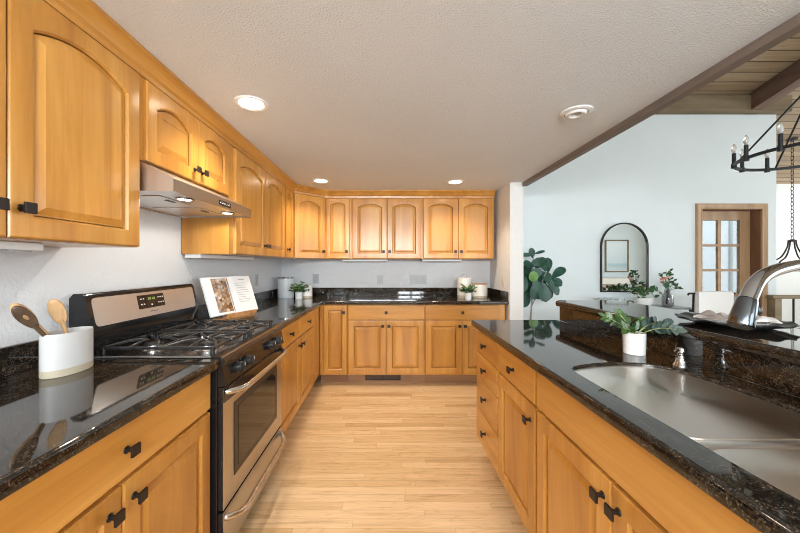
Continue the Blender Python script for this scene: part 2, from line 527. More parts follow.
class MB:
    def __init__(self):
        self.bm = bmesh.new()

    def face(self, vs):
        try:
            return self.bm.faces.new(vs)
        except ValueError:
            return None

    def box(self, x0, x1, y0, y1, z0, z1, bev=0.0, seg=2, rot=None, piv=None):
        t = bmesh.new()
        bmesh.ops.create_cube(t, size=1.0)
        for v in t.verts:
            v.co = Vector(((x0 + x1) / 2 + v.co.x * (x1 - x0), (y0 + y1) / 2 + v.co.y * (y1 - y0), (z0 + z1) / 2 + v.co.z * (z1 - z0)))
        if bev > 0:
            bmesh.ops.bevel(t, geom=t.edges[:], offset=bev, segments=seg, profile=0.5, affect='EDGES')
        if rot is not None:
            p = Vector(piv)
            for v in t.verts:
                v.co = rot @ (v.co - p) + p
        self.merge(t)
        return self

    def merge(self, t):
        me = bpy.data.meshes.new('tmp')
        t.to_mesh(me)
        t.free()
        self.bm.from_mesh(me)
        bpy.data.meshes.remove(me)

    def loops(self, ls, cap0=True, cap1=True, closed=True):
        L = [[self.bm.verts.new(p) for p in l] for l in ls]
        for a, b in zip(L, L[1:]):
            n = len(a)
            for i in range(n if closed else n - 1):
                j = (i + 1) % n
                self.face((a[i], a[j], b[j], b[i]))
        if cap0:
            self.face(list(reversed(L[0])))
        if cap1:
            self.face(L[-1])
        return L

    def tube(self, path, r, seg=10, caps=True, closed=False):
        P = [Vector(p) for p in path]
        n = len(P)
        R = r if isinstance(r, (list, tuple)) else [r] * n
        rings = []
        up = None
        for i in range(n):
            if closed:
                d = P[(i + 1) % n] - P[i - 1]
            else:
                d = P[min(i + 1, n - 1)] - P[max(i - 1, 0)]
            d.normalize()
            if up is None:
                up = d.orthogonal().normalized()
            else:
                up = (up - d * up.dot(d))
                up = up.normalized() if up.length > 1e-6 else d.orthogonal().normalized()
            s = d.cross(up)
            rings.append([P[i] + (up * math.cos(a) + s * math.sin(a)) * R[i] for a in [2 * PI * k / seg for k in range(seg)]])
        if closed:
            rings.append(rings[0])
            self.loops(rings, False, False)
        else:
            self.loops(rings, caps, caps)
        return self

    def cyl(self, p0, p1, r0, r1=None, seg=20):
        return self.tube([p0, p1], [r0, r0 if r1 is None else r1], seg)

    def lathe(self, prof, c=(0, 0, 0), seg=28, sx=1.0, sy=1.0, cap0=True, cap1=True):
        ls = [[(c[0] + r * sx * math.cos(2 * PI * k / seg), c[1] + r * sy * math.sin(2 * PI * k / seg), c[2] + z) for k in range(seg)] for r, z in prof]
        self.loops(ls, cap0, cap1)
        return self

    def prism(self, poly, a, b, axis='y'):
        """poly in the other two axes (x,z for y; y,z for x; x,y for z), extruded a..b."""
        def f(p, t):
            return {'y': (p[0], t, p[1]), 'x': (t, p[0], p[1]), 'z': (p[0], p[1], t)}[axis]
        self.loops([[f(p, a) for p in poly], [f(p, b) for p in poly]])
        return self

    def slab(self, outer, z0, z1, rt=0.012, rb=0.006, holes=(), seg=4):
        """Worktop: CCW outline, rounded upper and eased lower edge, optional through-holes."""
        ls = []
        for k in range(seg + 1):
            a = PI / 2 * k / seg
            ls.append([(x, y, z1 - rt + rt * math.cos(a)) for x, y in inset(outer, rt * (1 - math.sin(a)))])
        for k in range(3):
            a = PI / 2 * k / 2
            ls.append([(x, y, z0 + rb - rb * math.sin(a)) for x, y in inset(outer, rb * (1 - math.cos(a)))])
        L = self.loops(ls, False, False)
        tops, bots = [L[0]], [L[-1]]
        for h in holes:
            hl = self.loops([[(x, y, z1) for x, y in inset(h, -0.003)], [(x, y, z1 - 0.004) for x, y in h], [(x, y, z0) for x, y in h]], False, False)
            tops.append(hl[0]); bots.append(hl[-1])
        for group in (tops, bots):
            es = []
            for l in group:
                for i in range(len(l)):
                    e = self.bm.edges.get((l[i], l[(i + 1) % len(l)]))
                    if e: es.append(e)
            bmesh.ops.triangle_fill(self.bm, use_beauty=True, use_dissolve=False, edges=es)
        return self

    def leaf(self, base, tip, nrm, width, bend=0.15, shape='oval', fold=0.15, n=7):
        b, t = Vector(base), Vector(tip)
        d = t - b
        ln = d.length
        d.normalize()
        nn = Vector(nrm)
        nn = nn - d * nn.dot(d)
        nn = nn.normalized() if nn.length > 1e-5 else d.orthogonal().normalized()
        s = d.cross(nn)
        rows = []
        for i in range(n + 1):
            u = i / n
            if shape == 'fiddle':
                wd = width * (0.10 + 0.90 * math.sin(PI * min(1, u ** 1.35 * 0.93 + 0.02)) ** 0.7)
            elif shape == 'round':
                wd = width * math.sqrt(max(0.0, 1 - (2 * u - 1) ** 2)) + 0.001
            else:
                wd = width * math.sin(PI * u ** 0.85) ** 0.8 + 0.0008
            if i == n:
                wd = 0.0008
            c = b + d * (ln * u) - nn * (bend * ln * u * u)
            w2 = wd / 2
            rows.append([c - s * w2 + nn * fold * w2, c - s * w2 * 0.5 + nn * fold * w2 * 0.35, c, c + s * w2 * 0.5 + nn * fold * w2 * 0.35, c + s * w2 + nn * fold * w2])
        self.loops(rows, False, False, closed=False)
        return self

    def ball(self, c, r, sx=1, sy=1, sz=1, sub=2):
        t = bmesh.new()
        bmesh.ops.create_icosphere(t, subdivisions=sub, radius=r)
        for v in t.verts:
            v.co = Vector((v.co.x * sx, v.co.y * sy, v.co.z * sz)) + Vector(c)
        self.merge(t)
        return self


WM = {}          # world matrix of every object made, known without a depsgraph update


def tag(o, label=None, cat=None, group=None, kind=None):
    if label: o['label'] = label
    if cat: o['category'] = cat
    if group: o['group'] = group
    if kind: o['kind'] = kind
    return o


def thing(name, label, cat, loc=(0, 0, 0), rz=0.0, group=None):
    o = bpy.data.objects.new(name, None)
    o.empty_display_size = 0.1
    o.location = loc
    o.rotation_euler = (0, 0, rz)
    COL.objects.link(o)
    WM[o] = Matrix.Translation(loc) @ Matrix.Rotation(rz, 4, 'Z')
    return tag(o, label, cat, group)


def obj(name, mb, mat, parent=None, world=True, loc=None, smooth=35, sub=0, label=None):
    """Link the collected mesh as one object. world: coordinates are world ones; otherwise local to the parent (+loc)."""
    bm = mb.bm
    bmesh.ops.recalc_face_normals(bm, faces=bm.faces[:])
    me = bpy.data.meshes.new(name)
    o = bpy.data.objects.new(name, me)
    base = Matrix.Identity(4)
    if parent is not None:
        pm = WM[parent]
        if world:
            bm.transform(pm.inverted())
            # origin at the part's own lower corner
            if loc is None:
                mn = Vector([min(v.co[i] for v in bm.verts) for i in range(3)])
                mx = Vector([max(v.co[i] for v in bm.verts) for i in range(3)])
                loc = Vector(((mn.x + mx.x) / 2, (mn.y + mx.y) / 2, mn.z))
                bm.transform(Matrix.Translation(-loc))
        o.parent = parent
        if loc is not None:
            o.location = loc
            base = Matrix.Translation(loc)
        WM[o] = pm @ base
    else:
        if loc is None:
            mn = Vector([min(v.co[i] for v in bm.verts) for i in range(3)])
            mx = Vector([max(v.co[i] for v in bm.verts) for i in range(3)])
            loc = Vector(((mn.x + mx.x) / 2, (mn.y + mx.y) / 2, mn.z))
            bm.transform(Matrix.Translation(-loc))
        o.location = loc
        WM[o] = Matrix.Translation(loc)
    bm.to_mesh(me)
    bm.free()
    me.materials.append(mat)
    if smooth:
        me.polygons.foreach_set('use_smooth', [True] * len(me.polygons))
        me.set_sharp_from_angle(angle=math.radians(smooth))
    if smooth and smooth <= 50:
        wn = o.modifiers.new('weighted_normals', 'WEIGHTED_NORMAL')
        wn.keep_sharp = True
    if sub:
        md = o.modifiers.new('smooth', 'SUBSURF')
        md.levels = md.render_levels = sub
    COL.objects.link(o)
    if label: o['label'] = label
    return o


def struct(name, mb, mat, parent=None):
    o = obj(name, mb, mat, parent)
    if parent is None:
        # keep the wall's own origin at the world origin so its pattern lies in room metres
        off = Vector(o.location)
        o.data.transform(Matrix.Translation(off))
        o.location = (0, 0, 0)
        WM[o] = Matrix.Identity(4)
        o['kind'] = 'structure'
    return o


def dup(root, loc, rz=None, label=None, group=None):
    r = root.copy()
    COL.objects.link(r)
    r.location = loc
    if rz is not None: r.rotation_euler = (0, 0, rz)
    if label: r['label'] = label
    if group: r['group'] = group
    for ch in list(root.children):
        c = ch.copy(); COL.objects.link(c); c.parent = r
        for g in list(ch.children):
            d = g.copy(); COL.objects.link(d); d.parent = c
    return r


B = lambda *a, **k: MB().box(*a, **k)

# ------------------------------------------------------------------ the setting
XL, YB, ZC = -1.34, 4.15, 2.172          # kitchen left wall, back wall, ceiling
XP = 1.295                                # kitchen side of the partition stub
XE = 1.436                                # where the low kitchen ceiling ends
YD = 4.18                                # dining room end wall
XR, YR = 9.2, -3.2                       # far side and rear walls

struct('floor', B(XL - 0.1, XR + 0.1, YR - 0.1, 6.6, -0.1, 0), MW['floor'])
struct('wall_left', B(XL - 0.12, XL, YR, YB + 0.1, 0, 2.6), MW['wall_kitchen'])
struct('wall_back', B(XL - 0.12, XP, YB, YB + 0.12, 0, 2.6), MW['wall_kitchen'])
struct('wall_partition', B(XP, XE, 3.465, YD + 0.12, 0, ZC + 0.01), MW['wall_partition'])
struct('ceiling', B(XL - 0.1, XE - 0.012, -2.2, YB + 0.1, ZC, ZC + 0.06), MW['ceiling'])
struct('wall_above_opening', B(XE - 0.01, XE + 0.035, -2.2, YD, ZC + 0.021, 4.5), MW['wall_dining'])
struct('trim_fascia', B(XE - 0.012, XE + 0.037, -2.2, 3.464, ZC - 0.042, ZC + 0.02, 0.003), MW['fascia'])

# dining room end wall with a door opening
DX0, DX1, DZ = 3.985, 4.765, 2.02
mb = MB()
mb.box(XE, DX0, YD, YD + 0.13, 0, 3.6)
mb.box(DX1, 4.955, YD, YD + 0.13, 0, 3.6)
mb.box(DX0, DX1, YD, YD + 0.13, DZ, 3.6)
struct('wall_dining', mb, MW['wall_dining'])
struct('wall_stairwell_side', B(4.84, 4.955, YD + 0.13, 6.4, 0, 3.4), MW['wall_dining'])
struct('wall_stairwell', B(XE, XR, 6.4, 6.52, 0, 3.3), MW['wall_dining'])
struct('wall_side', MB().box(XR, XR + 0.1, YR, -1.9, 0, 4.4).box(XR, XR + 0.1, 3.1, 6.5, 0, 4.4)
       .box(XR, XR + 0.1, -1.9, 3.1, 0, 0.4).box(XR, XR + 0.1, -1.9, 3.1, 3.0, 4.4), MW['wall_dining'])
struct('wall_rear', MB().box(XE, 2.4, YR - 0.1, YR, 0, 4.4).box(6.0, XR, YR - 0.1, YR, 0, 4.4)
       .box(2.4, 6.0, YR - 0.1, YR, 0, 0.4).box(2.4, 6.0, YR - 0.1, YR, 2.6, 4.4), MW['wall_dining'])
struct('wall_kitchen_rear', MB().box(XL, 0.3, -2.3, -2.2, 0, 1.68).box(1.2, XE, -2.3, -2.2, 0, 1.68).box(XL, -1.25, -2.3, -2.2, 1.68, 2.3).box(0.95, XE, -2.3, -2.2, 1.68, 2.3)
       .box(0.3, 1.2, -2.3, -2.2, 0, 0.95).box(0.3, 1.2, -2.3, -2.2, 1.60, 1.68).box(-1.25, 0.95, -2.3, -2.2, 2.08, 2.3), MW['wall_kitchen'])
mb = MB()
for x in (0.3, 0.72, 1.14): mb.box(x, x + 0.06, -2.29, -2.21, 0.95, 1.60)
for z in (0.95, 1.25, 1.55): mb.box(0.3, 1.2, -2.285, -2.215, z, z + 0.05)
struct('window_1', mb, MW['wall_paint_trim'])
mb = MB()
for x in (-1.25, -0.54, 0.17, 0.90): mb.box(x, x + 0.05, -2.29, -2.21, 1.68, 2.08)
for z in (1.68, 2.04): mb.box(-1.25, 0.95, -2.285, -2.215, z, z + 0.04)
struct('added_clerestory_window', mb, MW['wall_paint_trim'])  # unseen high window, added with its opening to let the fill light in
mb = MB()
for x in (2.4, 3.58, 4.76, 5.94): mb.box(x, x + 0.06, YR - 0.09, YR - 0.02, 0.4, 2.6)
for z in (0.4, 2.54): mb.box(2.4, 6.0, YR - 0.085, YR - 0.02, z, z + 0.06)
struct('window_2', mb, MW['wall_paint_trim'])
mb = MB()
for y in (-1.9, -0.25, 1.4, 3.04): mb.box(XR + 0.02, XR + 0.09, y, y + 0.06, 0.4, 3.0)
for z in (0.4, 2.94): mb.box(XR + 0.02, XR + 0.085, -1.9, 3.1, z, z + 0.06)
struct('window_3', mb, MW['wall_paint_trim'])

# vaulted plank ceiling, falling away from the ridge to both ends
PITCH = 0.244


def roof_z(y): return 3.42 - PITCH * (y - 4.2)


mb = MB()
mb.prism([(6.6, roof_z(6.6)), (6.6, roof_z(6.6) + 0.06), (0.6, roof_z(0.6) + 0.06), (0.6, roof_z(0.6))], XE - 0.01, XR + 0.1, 'x')
struct('ceiling_vault', mb, MW['planks'])
mb = MB()
mb.prism([(0.6, roof_z(0.6)), (0.6, roof_z(0.6) + 0.06), (YR - 0.1, roof_z(0.6) - PITCH * 3.9 + 0.06), (YR - 0.1, roof_z(0.6) - PITCH * 3.9)], XE - 0.01, XR + 0.1, 'x')
struct('ceiling_vault_rear', mb, MW['planks'])
struct('beam_header', B(XE + 0.036, 5.04, YD - 0.10, YD, 3.215, 3.415, 0.006), MW['header'])


def rafter(name, x0, x1):
    y0, y1 = YD - 0.02, 0.6
    m = MB().prism([(y0, roof_z(y0) - 0.22), (y0, roof_z(y0) - 0.004), (y1, roof_z(y1) - 0.004), (y1, roof_z(y1) - 0.22)], x0, x1, 'x')
    return struct(name, m, MW['beam'])


rafter('beam_rafter', 4.525, 4.67)
rafter('beam_rafter.001', 3.28, 3.43)
rafter('beam_rafter.002', 6.1, 6.25)

# the glazed oak door in the end wall
d1 = MB()
cas = [(0.0, 0.0), (0.0, 0.020), (0.008, 0.024), (0.020, 0.019), (0.045, 0.026), (0.058, 0.029), (0.070, 0.024), (0.074, 0.0)]   # outwards, forwards
cpath = [((DX0 + 0.010, 0.0), (-1, 0)), ((DX0 + 0.010, DZ - 0.010), (-1, 1)), ((DX1 - 0.010, DZ - 0.010), (1, 1)), ((DX1 - 0.010, 0.0), (1, 0))]
d1.loops([[(p[0] + n[0] * o_, YD - f_, p[1] + n[1] * o_) for o_, f_ in cas] for p, n in cpath])
tr = obj('trim_1', d1, MW['oak_v']); tr['kind'] = 'structure'
jm = MB()
jm.box(DX1 - 0.014, DX1, YD, YD + 0.13, 0, DZ)
jm.box(DX0, DX0 + 0.014, YD, YD + 0.13, 0, DZ)
jm.box(DX0, DX1, YD, YD + 0.13, DZ - 0.014, DZ)
tr = obj('trim_2', jm, MW['brown_v']); tr['kind'] = 'structure'
LY0, LY1 = YD + 0.115, YD + 0.155
lf = MB()
lx0, lx1 = DX0 + 0.016, DX1 - 0.016
lf.box(lx0, lx0 + 0.085, LY0, LY1, 0.01, DZ - 0.016)
lf.box(lx1 - 0.135, lx1, LY0, LY1, 0.01, DZ - 0.016)
lf.box(lx0 + 0.085, lx1 - 0.135, LY0, LY1, 1.885, DZ - 0.016)
lf.box(lx0 + 0.085, lx1 - 0.135, LY0, LY1, 0.01, 0.25)
door1 = obj('door_1', lf, MW['oak_v']); door1['kind'] = 'structure'
px0, px1 = lx0 + 0.085, lx1 - 0.135
mx = (px0 + px1) / 2
mu = MB()
mu.box(mx - 0.02, mx + 0.02, LY0 + 0.004, LY1 - 0.004, 0.25, 1.885)
zs = [0.25, 0.577, 0.904, 1.231, 1.558, 1.885]
for z in zs[1:-1]:
    mu.box(px0, px1, LY0 + 0.006, LY1 - 0.006, z - 0.015, z + 0.015)
obj('muntins', mu, MW['oak_h'], door1)
for za, zb in zip(zs, zs[1:]):
    for xa, xb in ((px0, mx), (mx, px1)):
        obj('pane', B(xa, xb, LY0 + 0.018, LY0 + 0.022, za, zb), MW['clear'], door1, smooth=0)
obj('door_handle', MB().cyl((lx1 - 0.06, LY0 - 0.05, 0.95), (lx1 - 0.06, LY0, 0.95), 0.012).ball((lx1 - 0.06, LY0 - 0.055, 0.95), 0.025), MW['bronze'], door1)

# ------------------------------------------------------------------ cabinet builder
# local frame: x across the front, y = 0 the face frame (doors stand out to y = -0.02), z up


def door_parts(parent, x0, z0, wd, h, arch, knob, flat=False):
    st = 0.056 if wd > 0.3 else 0.044
    T = 0.02
    pts = [(st, st), (wd - st, st)]
    top = h - st
    if arch > 0:
        zs_ = top - arch
        pts.append((wd - st, zs_))
        n = 14
        for k in range(1, n):
            u = 1 - 2 * k / n
            x = wd / 2 + u * (wd / 2 - st)
            R = ((wd / 2 - st) ** 2 + arch ** 2) / (2 * arch)
            pts.append((x, top - R + math.sqrt(R * R - (x - wd / 2) ** 2)))
        pts.append((st, zs_))
    else:
        pts += [(wd - st, top), (st, top)]

    def outer(b):
        o = [(b, b), (wd - b, b), (wd - b, h - b)]
        o += [(b + (p[0] / wd) * (wd - 2 * b), h - b) for p in pts[3:-1]]
        o.append((b, h - b))
        return o
    mb = MB()
    L = lambda pl, y: [(x, y, z) for x, z in pl]
    mb.loops([L(outer(0), 0.0), L(outer(0), -T + 0.006), L(outer(0.003), -T + 0.002), L(outer(0.008), -T), L(pts, -T), L(inset(pts, 0.004), -T + 0.001),
              L(inset(pts, 0.010), -T + 0.009), L(inset(pts, 0.010), -0.002)], True, False)
    d = obj('door', mb, MW['maple_v'], parent, world=False, loc=(x0, 0, z0), smooth=30)
    pm = MB()
    i0 = inset(pts, 0.0135)
    pm.loops([L(i0, -0.003), L(i0, -0.0075), L(inset(pts, 0.018), -0.0075), L(inset(pts, 0.040), -0.0165), L(inset(pts, 0.044), -0.0165)], True, True)
    obj('panel', pm, MW['maple_v'], d, world=False, loc=(0, 0, 0), smooth=20)
    if knob:
        add_knob(d, knob[0] - x0, knob[1] - z0, T)
    return d


KNOB = None


def add_knob(parent, x, z, T):
    global KNOB
    if KNOB is None:
        m = MB()
        m.cyl((0, 0, 0), (0, -0.003, 0), 0.011, 0.010, 14)
        m.cyl((0, -0.003, 0), (0, -0.022, 0), 0.0055, 0.0075, 12)
        m.box(-0.0155, 0.0155, -0.030, -0.022, -0.0155, 0.0155, 0.002)
        KNOB = obj('knob', m, MW['bronze'], parent, world=False, loc=(x, -T, z))
        return KNOB
    k = KNOB.copy()
    COL.objects.link(k)
    k.parent = parent
    k.location = (x, -T, z)
    return k


def drawer_part(parent, x0, z0, wd, h, knob=None, name='drawer_front'):
    m = MB().box(0, wd, -0.02, 0, 0, h, 0.005, 3)
    d = obj(name, m, MW['maple_h'], parent, world=False, loc=(x0, 0, z0))
    if knob:
        add_knob(d, knob[0] - x0, knob[1] - z0, 0.02)
    return d


def base_cabinet(label, loc, rz, wd, depth, doors=(), drawers=(), hollow=False, group=None, toe=True):
    t = thing('base_cabinet', label, 'cabinet', loc, rz, group)
    m = MB()
    if hollow:
        m.box(0, 0.018, 0.02, depth, 0.11, 0.874).box(wd - 0.018, wd, 0.02, depth, 0.11, 0.874)
        m.box(0.018, wd - 0.018, 0.02, depth, 0.11, 0.128)
        m.box(0, wd, 0, 0.02, 0.11, 0.14).box(0, wd, 0, 0.02, 0.69, 0.72).box(0, wd, 0, 0.02, 0.85, 0.874)
        m.box(0, 0.03, 0, 0.02, 0.14, 0.85).box(wd - 0.03, wd, 0, 0.02, 0.14, 0.85).box(wd / 2 - 0.025, wd / 2 + 0.025, 0, 0.02, 0.14, 0.69)
    else:
        m.box(0, wd, 0, depth, 0.11, 0.874, 0.001, 1)
    obj('body', m, MW['maple_v'], t, world=False, loc=(0, 0, 0))
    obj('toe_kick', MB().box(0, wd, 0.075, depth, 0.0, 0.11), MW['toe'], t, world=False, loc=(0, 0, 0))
    for d in drawers:
        drawer_part(t, *d)
    for i, d in enumerate(doors):
        wd_ = doors[i + 1][0] - 0.004 - d[0] if i + 1 < len(doors) else d[2]
        door_parts(t, d[0], d[1], wd_, d[3], 0, d[4])
    return t


def wall_cabinet(label, loc, rz, wd, depth, z0, z1, doors, group=None):
    t = thing('wall_cabinet', label, 'cabinet', (loc[0], loc[1], z0), rz, group)
    h = z1 - z0
    obj('body', MB().box(0, wd, 0, depth, 0, h, 0.001, 1), MW['maple_v'], t, world=False, loc=(0, 0, 0))
    for i, (x0, w_, kx) in enumerate(doors):
        top = 0.035
        if i + 1 < len(doors): w_ = doors[i + 1][0] - 0.004 - x0
        door_parts(t, x0, 0.002, w_, h - 0.008 - top, min(0.05, w_ * 0.115), (kx, 0.085 if h > 0.5 else 0.06))
    return t


LEFT, RIGHT = PI / 2, -PI / 2
FL = -0.74          # face of the left base run
FR = 0.633           # face of the peninsula run
FB = 3.55           # face of the back run
UL = -1.028          # face of the left wall cabinets
UB = 3.85           # face of the back wall cabinets
ZU0, ZU1 = 1.372, 2.12

# left run: before the range
base_cabinet('maple base cabinet under the white utensil crock, with one wide drawer over two doors', (FL, 0.435, 0), LEFT, 0.912, 0.595,
             doors=[(0.010, 0.125, 0.440, 0.575, (0.415, 0.645)), (0.462, 0.125, 0.440, 0.575, (0.497, 0.645))],
             drawers=[(0.010, 0.715, 0.892, 0.150, (0.47, 0.79))])
base_cabinet('maple base cabinet nearest the camera below the bare dark worktop', (FL, -0.48, 0), LEFT, 0.912, 0.595,
             doors=[(0.010, 0.125, 0.440, 0.575, (0.415, 0.645)), (0.462, 0.125, 0.440, 0.575, (0.497, 0.645))],
             drawers=[(0.010, 0.715, 0.892, 0.150, (0.456, 0.79))])
# beyond the range
base_cabinet('maple base cabinet between the range and the inside corner, two drawers over two doors', (FL, 2.125, 0), LEFT, 1.42, 0.595,
             doors=[(0.012, 0.125, 0.560, 0.575, (0.535, 0.645)), (0.582, 0.125, 0.510, 0.575, (0.62, 0.645))],
             drawers=[(0.012, 0.715, 0.560, 0.150, (0.30, 0.79)), (0.582, 0.715, 0.510, 0.150, (0.84, 0.79))])
# back run
base_cabinet('narrow maple base cabinet with one full-height door in the inside corner', (-0.735, FB, 0), 0, 0.30, 0.595,
             doors=[(0.045, 0.125, 0.25, 0.740, (0.265, 0.79))])
base_cabinet('two-door maple base cabinet with a wide drawer, above the dark floor vent', (-0.432, FB, 0), 0, 0.835, 0.595,
             doors=[(0.008, 0.125, 0.406, 0.575, (0.380, 0.645)), (0.421, 0.125, 0.406, 0.575, (0.447, 0.645))],
             drawers=[(0.008, 0.715, 0.819, 0.150, (0.4175, 0.79))])
base_cabinet('two-door maple base cabinet with a wide drawer, partly hidden by the peninsula', (0.405, FB, 0), 0, 0.87, 0.595,
             doors=[(0.006, 0.125, 0.387, 0.575, (0.368, 0.645)), (0.401, 0.125, 0.387, 0.575, (0.428, 0.645))],
             drawers=[(0.006, 0.715, 0.782, 0.150, (0.40, 0.79))])
# peninsula, from its far end towards the camera
base_cabinet('maple base cabinet with four stacked drawers at the far end of the peninsula', (FR, 2.265, 0), RIGHT, 0.435, 0.555,
             drawers=[(0.006, 0.716, 0.420, 0.150, (0.21, 0.79)), (0.006, 0.558, 0.420, 0.152, (0.21, 0.635)),
                      (0.006, 0.345, 0.420, 0.207, (0.21, 0.455)), (0.006, 0.130, 0.420, 0.209, (0.21, 0.24))])
base_cabinet('maple peninsula base cabinet with one drawer over one door, between drawer stack and sink', (FR, 1.83, 0), RIGHT, 0.470, 0.555,
             doors=[(0.008, 0.125, 0.452, 0.575, (0.42, 0.635))],
             drawers=[(0.008, 0.715, 0.452, 0.150, (0.234, 0.79))])
base_cabinet('two-door maple sink base cabinet with a plain false front below the steel sink', (FR, 1.36, 0), RIGHT, 0.915, 0.555,
             doors=[(0.008, 0.125, 0.446, 0.575, (0.425, 0.645)), (0.460, 0.125, 0.446, 0.575, (0.49, 0.645))],
             drawers=[(0.008, 0.715, 0.898, 0.150, None, 'false_front')], hollow=True)
base_cabinet('maple peninsula base cabinet nearest the camera, past the sink base', (FR, 0.445, 0), RIGHT, 0.915, 0.555,
             doors=[(0.008, 0.125, 0.446, 0.575, (0.425, 0.645)), (0.460, 0.125, 0.446, 0.575, (0.49, 0.645))],
             drawers=[(0.008, 0.715, 0.898, 0.150, (0.457, 0.79))])

# wall cabinets, left wall
wall_cabinet('tall maple wall cabinet with two arched doors, above the white utensil crock', (UL, 0.435, 0), LEFT, 0.914, 0.307, ZU0, ZU1,
             [(0.012, 0.424, 0.400), (0.440, 0.464, 0.468)])
wall_cabinet('short maple wall cabinet with two small arched doors above the range hood', (UL, 1.348, 0), LEFT, 0.776, 0.307, 1.738, ZU1,
             [(0.030, 0.366, 0.366), (0.404, 0.345, 0.435)])
wall_cabinet('maple wall cabinet with two arched doors above the open cookbook', (UL, 2.126, 0), LEFT, 1.115, 0.307, ZU0, ZU1,
             [(0.060, 0.530, 0.560), (0.596, 0.505, 0.625)])
wall_cabinet('narrow maple wall cabinet between the cookbook cabinet and the angled corner cabinet', (UL, 3.243, 0), LEFT, 0.309, 0.307, ZU0, ZU1,
             [(0.022, 0.262, 0.06)])
# angled corner cabinet
t = thing('corner_wall_cabinet', 'angled maple corner wall cabinet with one arched door above the tall white canister', 'cabinet', (UL, 3.553, ZU0), PI / 4)
cw = 0.420
poly = [(UL, 3.553), (-0.731, UB), (-0.731, YB - 0.003), (XL + 0.003, YB - 0.003), (XL + 0.003, 3.553)]
obj('body', MB().prism(poly, ZU0, ZU1, 'z'), MW['maple_v'], t)
door_parts(t, 0.014, 0.002, cw - 0.028, ZU1 - ZU0 - 0.043, 0.048, (cw - 0.045, 0.085))
# back wall
wall_cabinet('narrow single-door maple wall cabinet next to the angled corner cabinet', (-0.730, UB, 0), 0, 0.305, 0.295, ZU0, ZU1,
             [(0.012, 0.272, 0.255)])
wall_cabinet('two-door maple wall cabinet on the back wall, above the duplex outlet', (-0.424, UB, 0), 0, 0.830, 0.295, ZU0, ZU1,
             [(0.014, 0.393, 0.378), (0.422, 0.393, 0.450)])
wall_cabinet('two-door maple wall cabinet on the back wall above the cream canisters', (0.407, UB, 0), 0, 0.845, 0.295, ZU0, ZU1,
             [(0.014, 0.395, 0.384), (0.424, 0.405, 0.452)])

# crown moulding, one continuous run mitred round the corner cabinet
prof = [(0.0, 2.085), (0.012, 2.085), (0.014, 2.105), (0.024, 2.112), (0.030, 2.128), (0.048, 2.150), (0.055, 2.156), (0.055, 2.1715), (-0.02, 2.1715), (-0.02, 2.1205), (0.0, 2.1205)]
path = [((UL, 0.435), (1, 0)), ((UL, 3.553), (1, -math.tan(PI / 8))), ((-0.731, UB), (math.tan(PI / 8), -1)), ((1.252, UB), (0, -1))]
mb = MB()
mb.loops([[(p[0] + n[0] * o_, p[1] + n[1] * o_, z) for o_, z in prof] for p, n in path])
tag(obj('crown_molding', mb, MW['maple_y'], smooth=25), 'long maple crown moulding running along the tops of the wall cabinets', 'moulding')

# ------------------------------------------------------------------ worktops
t = thing('countertop', 'dark granite worktop under the utensil crock, before the range', 'countertop', (-1.0, 0.4, 0.876))
obj('slab', MB().slab([(XL + 0.001, -0.5), (-0.69, -0.5), (-0.69, 1.351), (XL + 0.001, 1.351)], 0.8765, 0.915), MW['granite'], t)
obj('backsplash', B(XL + 0.001, XL + 0.021, -0.5, 1.351, 0.9155, 1.015, 0.003), MW['granite'], t)
t = thing('countertop', 'L-shaped dark granite worktop running round the corner beneath the cookbook', 'countertop', (-1.0, 3.8, 0.876))
obj('slab', MB().slab([(XL + 0.001, 2.121), (-0.69, 2.121), (-0.69, 3.50), (XP - 0.001, 3.50), (XP - 0.001, YB - 0.001), (XL + 0.001, YB - 0.001)], 0.8765, 0.915), MW['granite'], t)
obj('backsplash', MB().box(XL + 0.001, XL + 0.021, 2.121, YB - 0.022, 0.9155, 1.015, 0.003).box(XL + 0.001, XP - 0.001, YB - 0.021, YB - 0.001, 0.9155, 1.015, 0.003)
    .box(XP - 0.021, XP - 0.001, 3.51, YB - 0.022, 0.9155, 1.015, 0.003), MW['granite'], t)

# peninsula worktop with the sink cut-out
SK = [(0.690, 0.485), (0.76, 0.462), (1.00, 0.462), (1.075, 0.485), (1.10, 0.55), (1.102, 0.72), (1.100, 0.95), (1.092, 1.10), (1.070, 1.215), (1.02, 1.277),
      (0.93, 1.296), (0.83, 1.288), (0.745, 1.262), (0.700, 1.236), (0.682, 1.200), (0.677, 1.10), (0.676, 0.80), (0.676, 0.56)]
skl = catmull([(*p, 0) for p in (SK + SK[:1])], 4)[:-1]
skl = [(p.x, p.y) for p in skl]
area2 = sum(skl[i - 1][0] * skl[i][1] - skl[i][0] * skl[i - 1][1] for i in range(len(skl)))
if area2 < 0: skl.reverse()
t = thing('countertop', 'dark granite peninsula worktop with the sink cut-out', 'countertop', (0.9, 0.9, 0.876))
obj('slab', MB().slab([(0.587, -0.5), (1.201, -0.5), (1.201, 2.31), (0.598, 2.31), (0.589, 2.304), (0.587, 2.295)], 0.8765, 0.915, holes=[skl]), MW['granite'], t)

# raised bar behind the peninsula
t = thing('raised_bar', 'raised dark granite breakfast bar carrying the black charger', 'bar counter', (1.35, 0.9, 0))
obj('knee_wall', B(1.226, 1.335, -0.5, 2.262, 0.0, 1.013), MW['wall_dining'], t)
obj('granite_riser', B(1.193, 1.225, -0.5, 2.275, 0.9155, 1.0135, 0.002), MW['granite'], t)
obj('bar_top', MB().slab([(1.163, -0.5), (1.60, -0.5), (1.60, 2.27), (1.575, 2.305), (1.19, 2.305), (1.163, 2.27)], 1.0145, 1.055, rt=0.016, rb=0.012), MW['granite'], t)

# ------------------------------------------------------------------ sink
t = thing('sink', 'brushed stainless double-bowl sink under the curved cut-out', 'sink', (0.9, 0.85, 0.68))


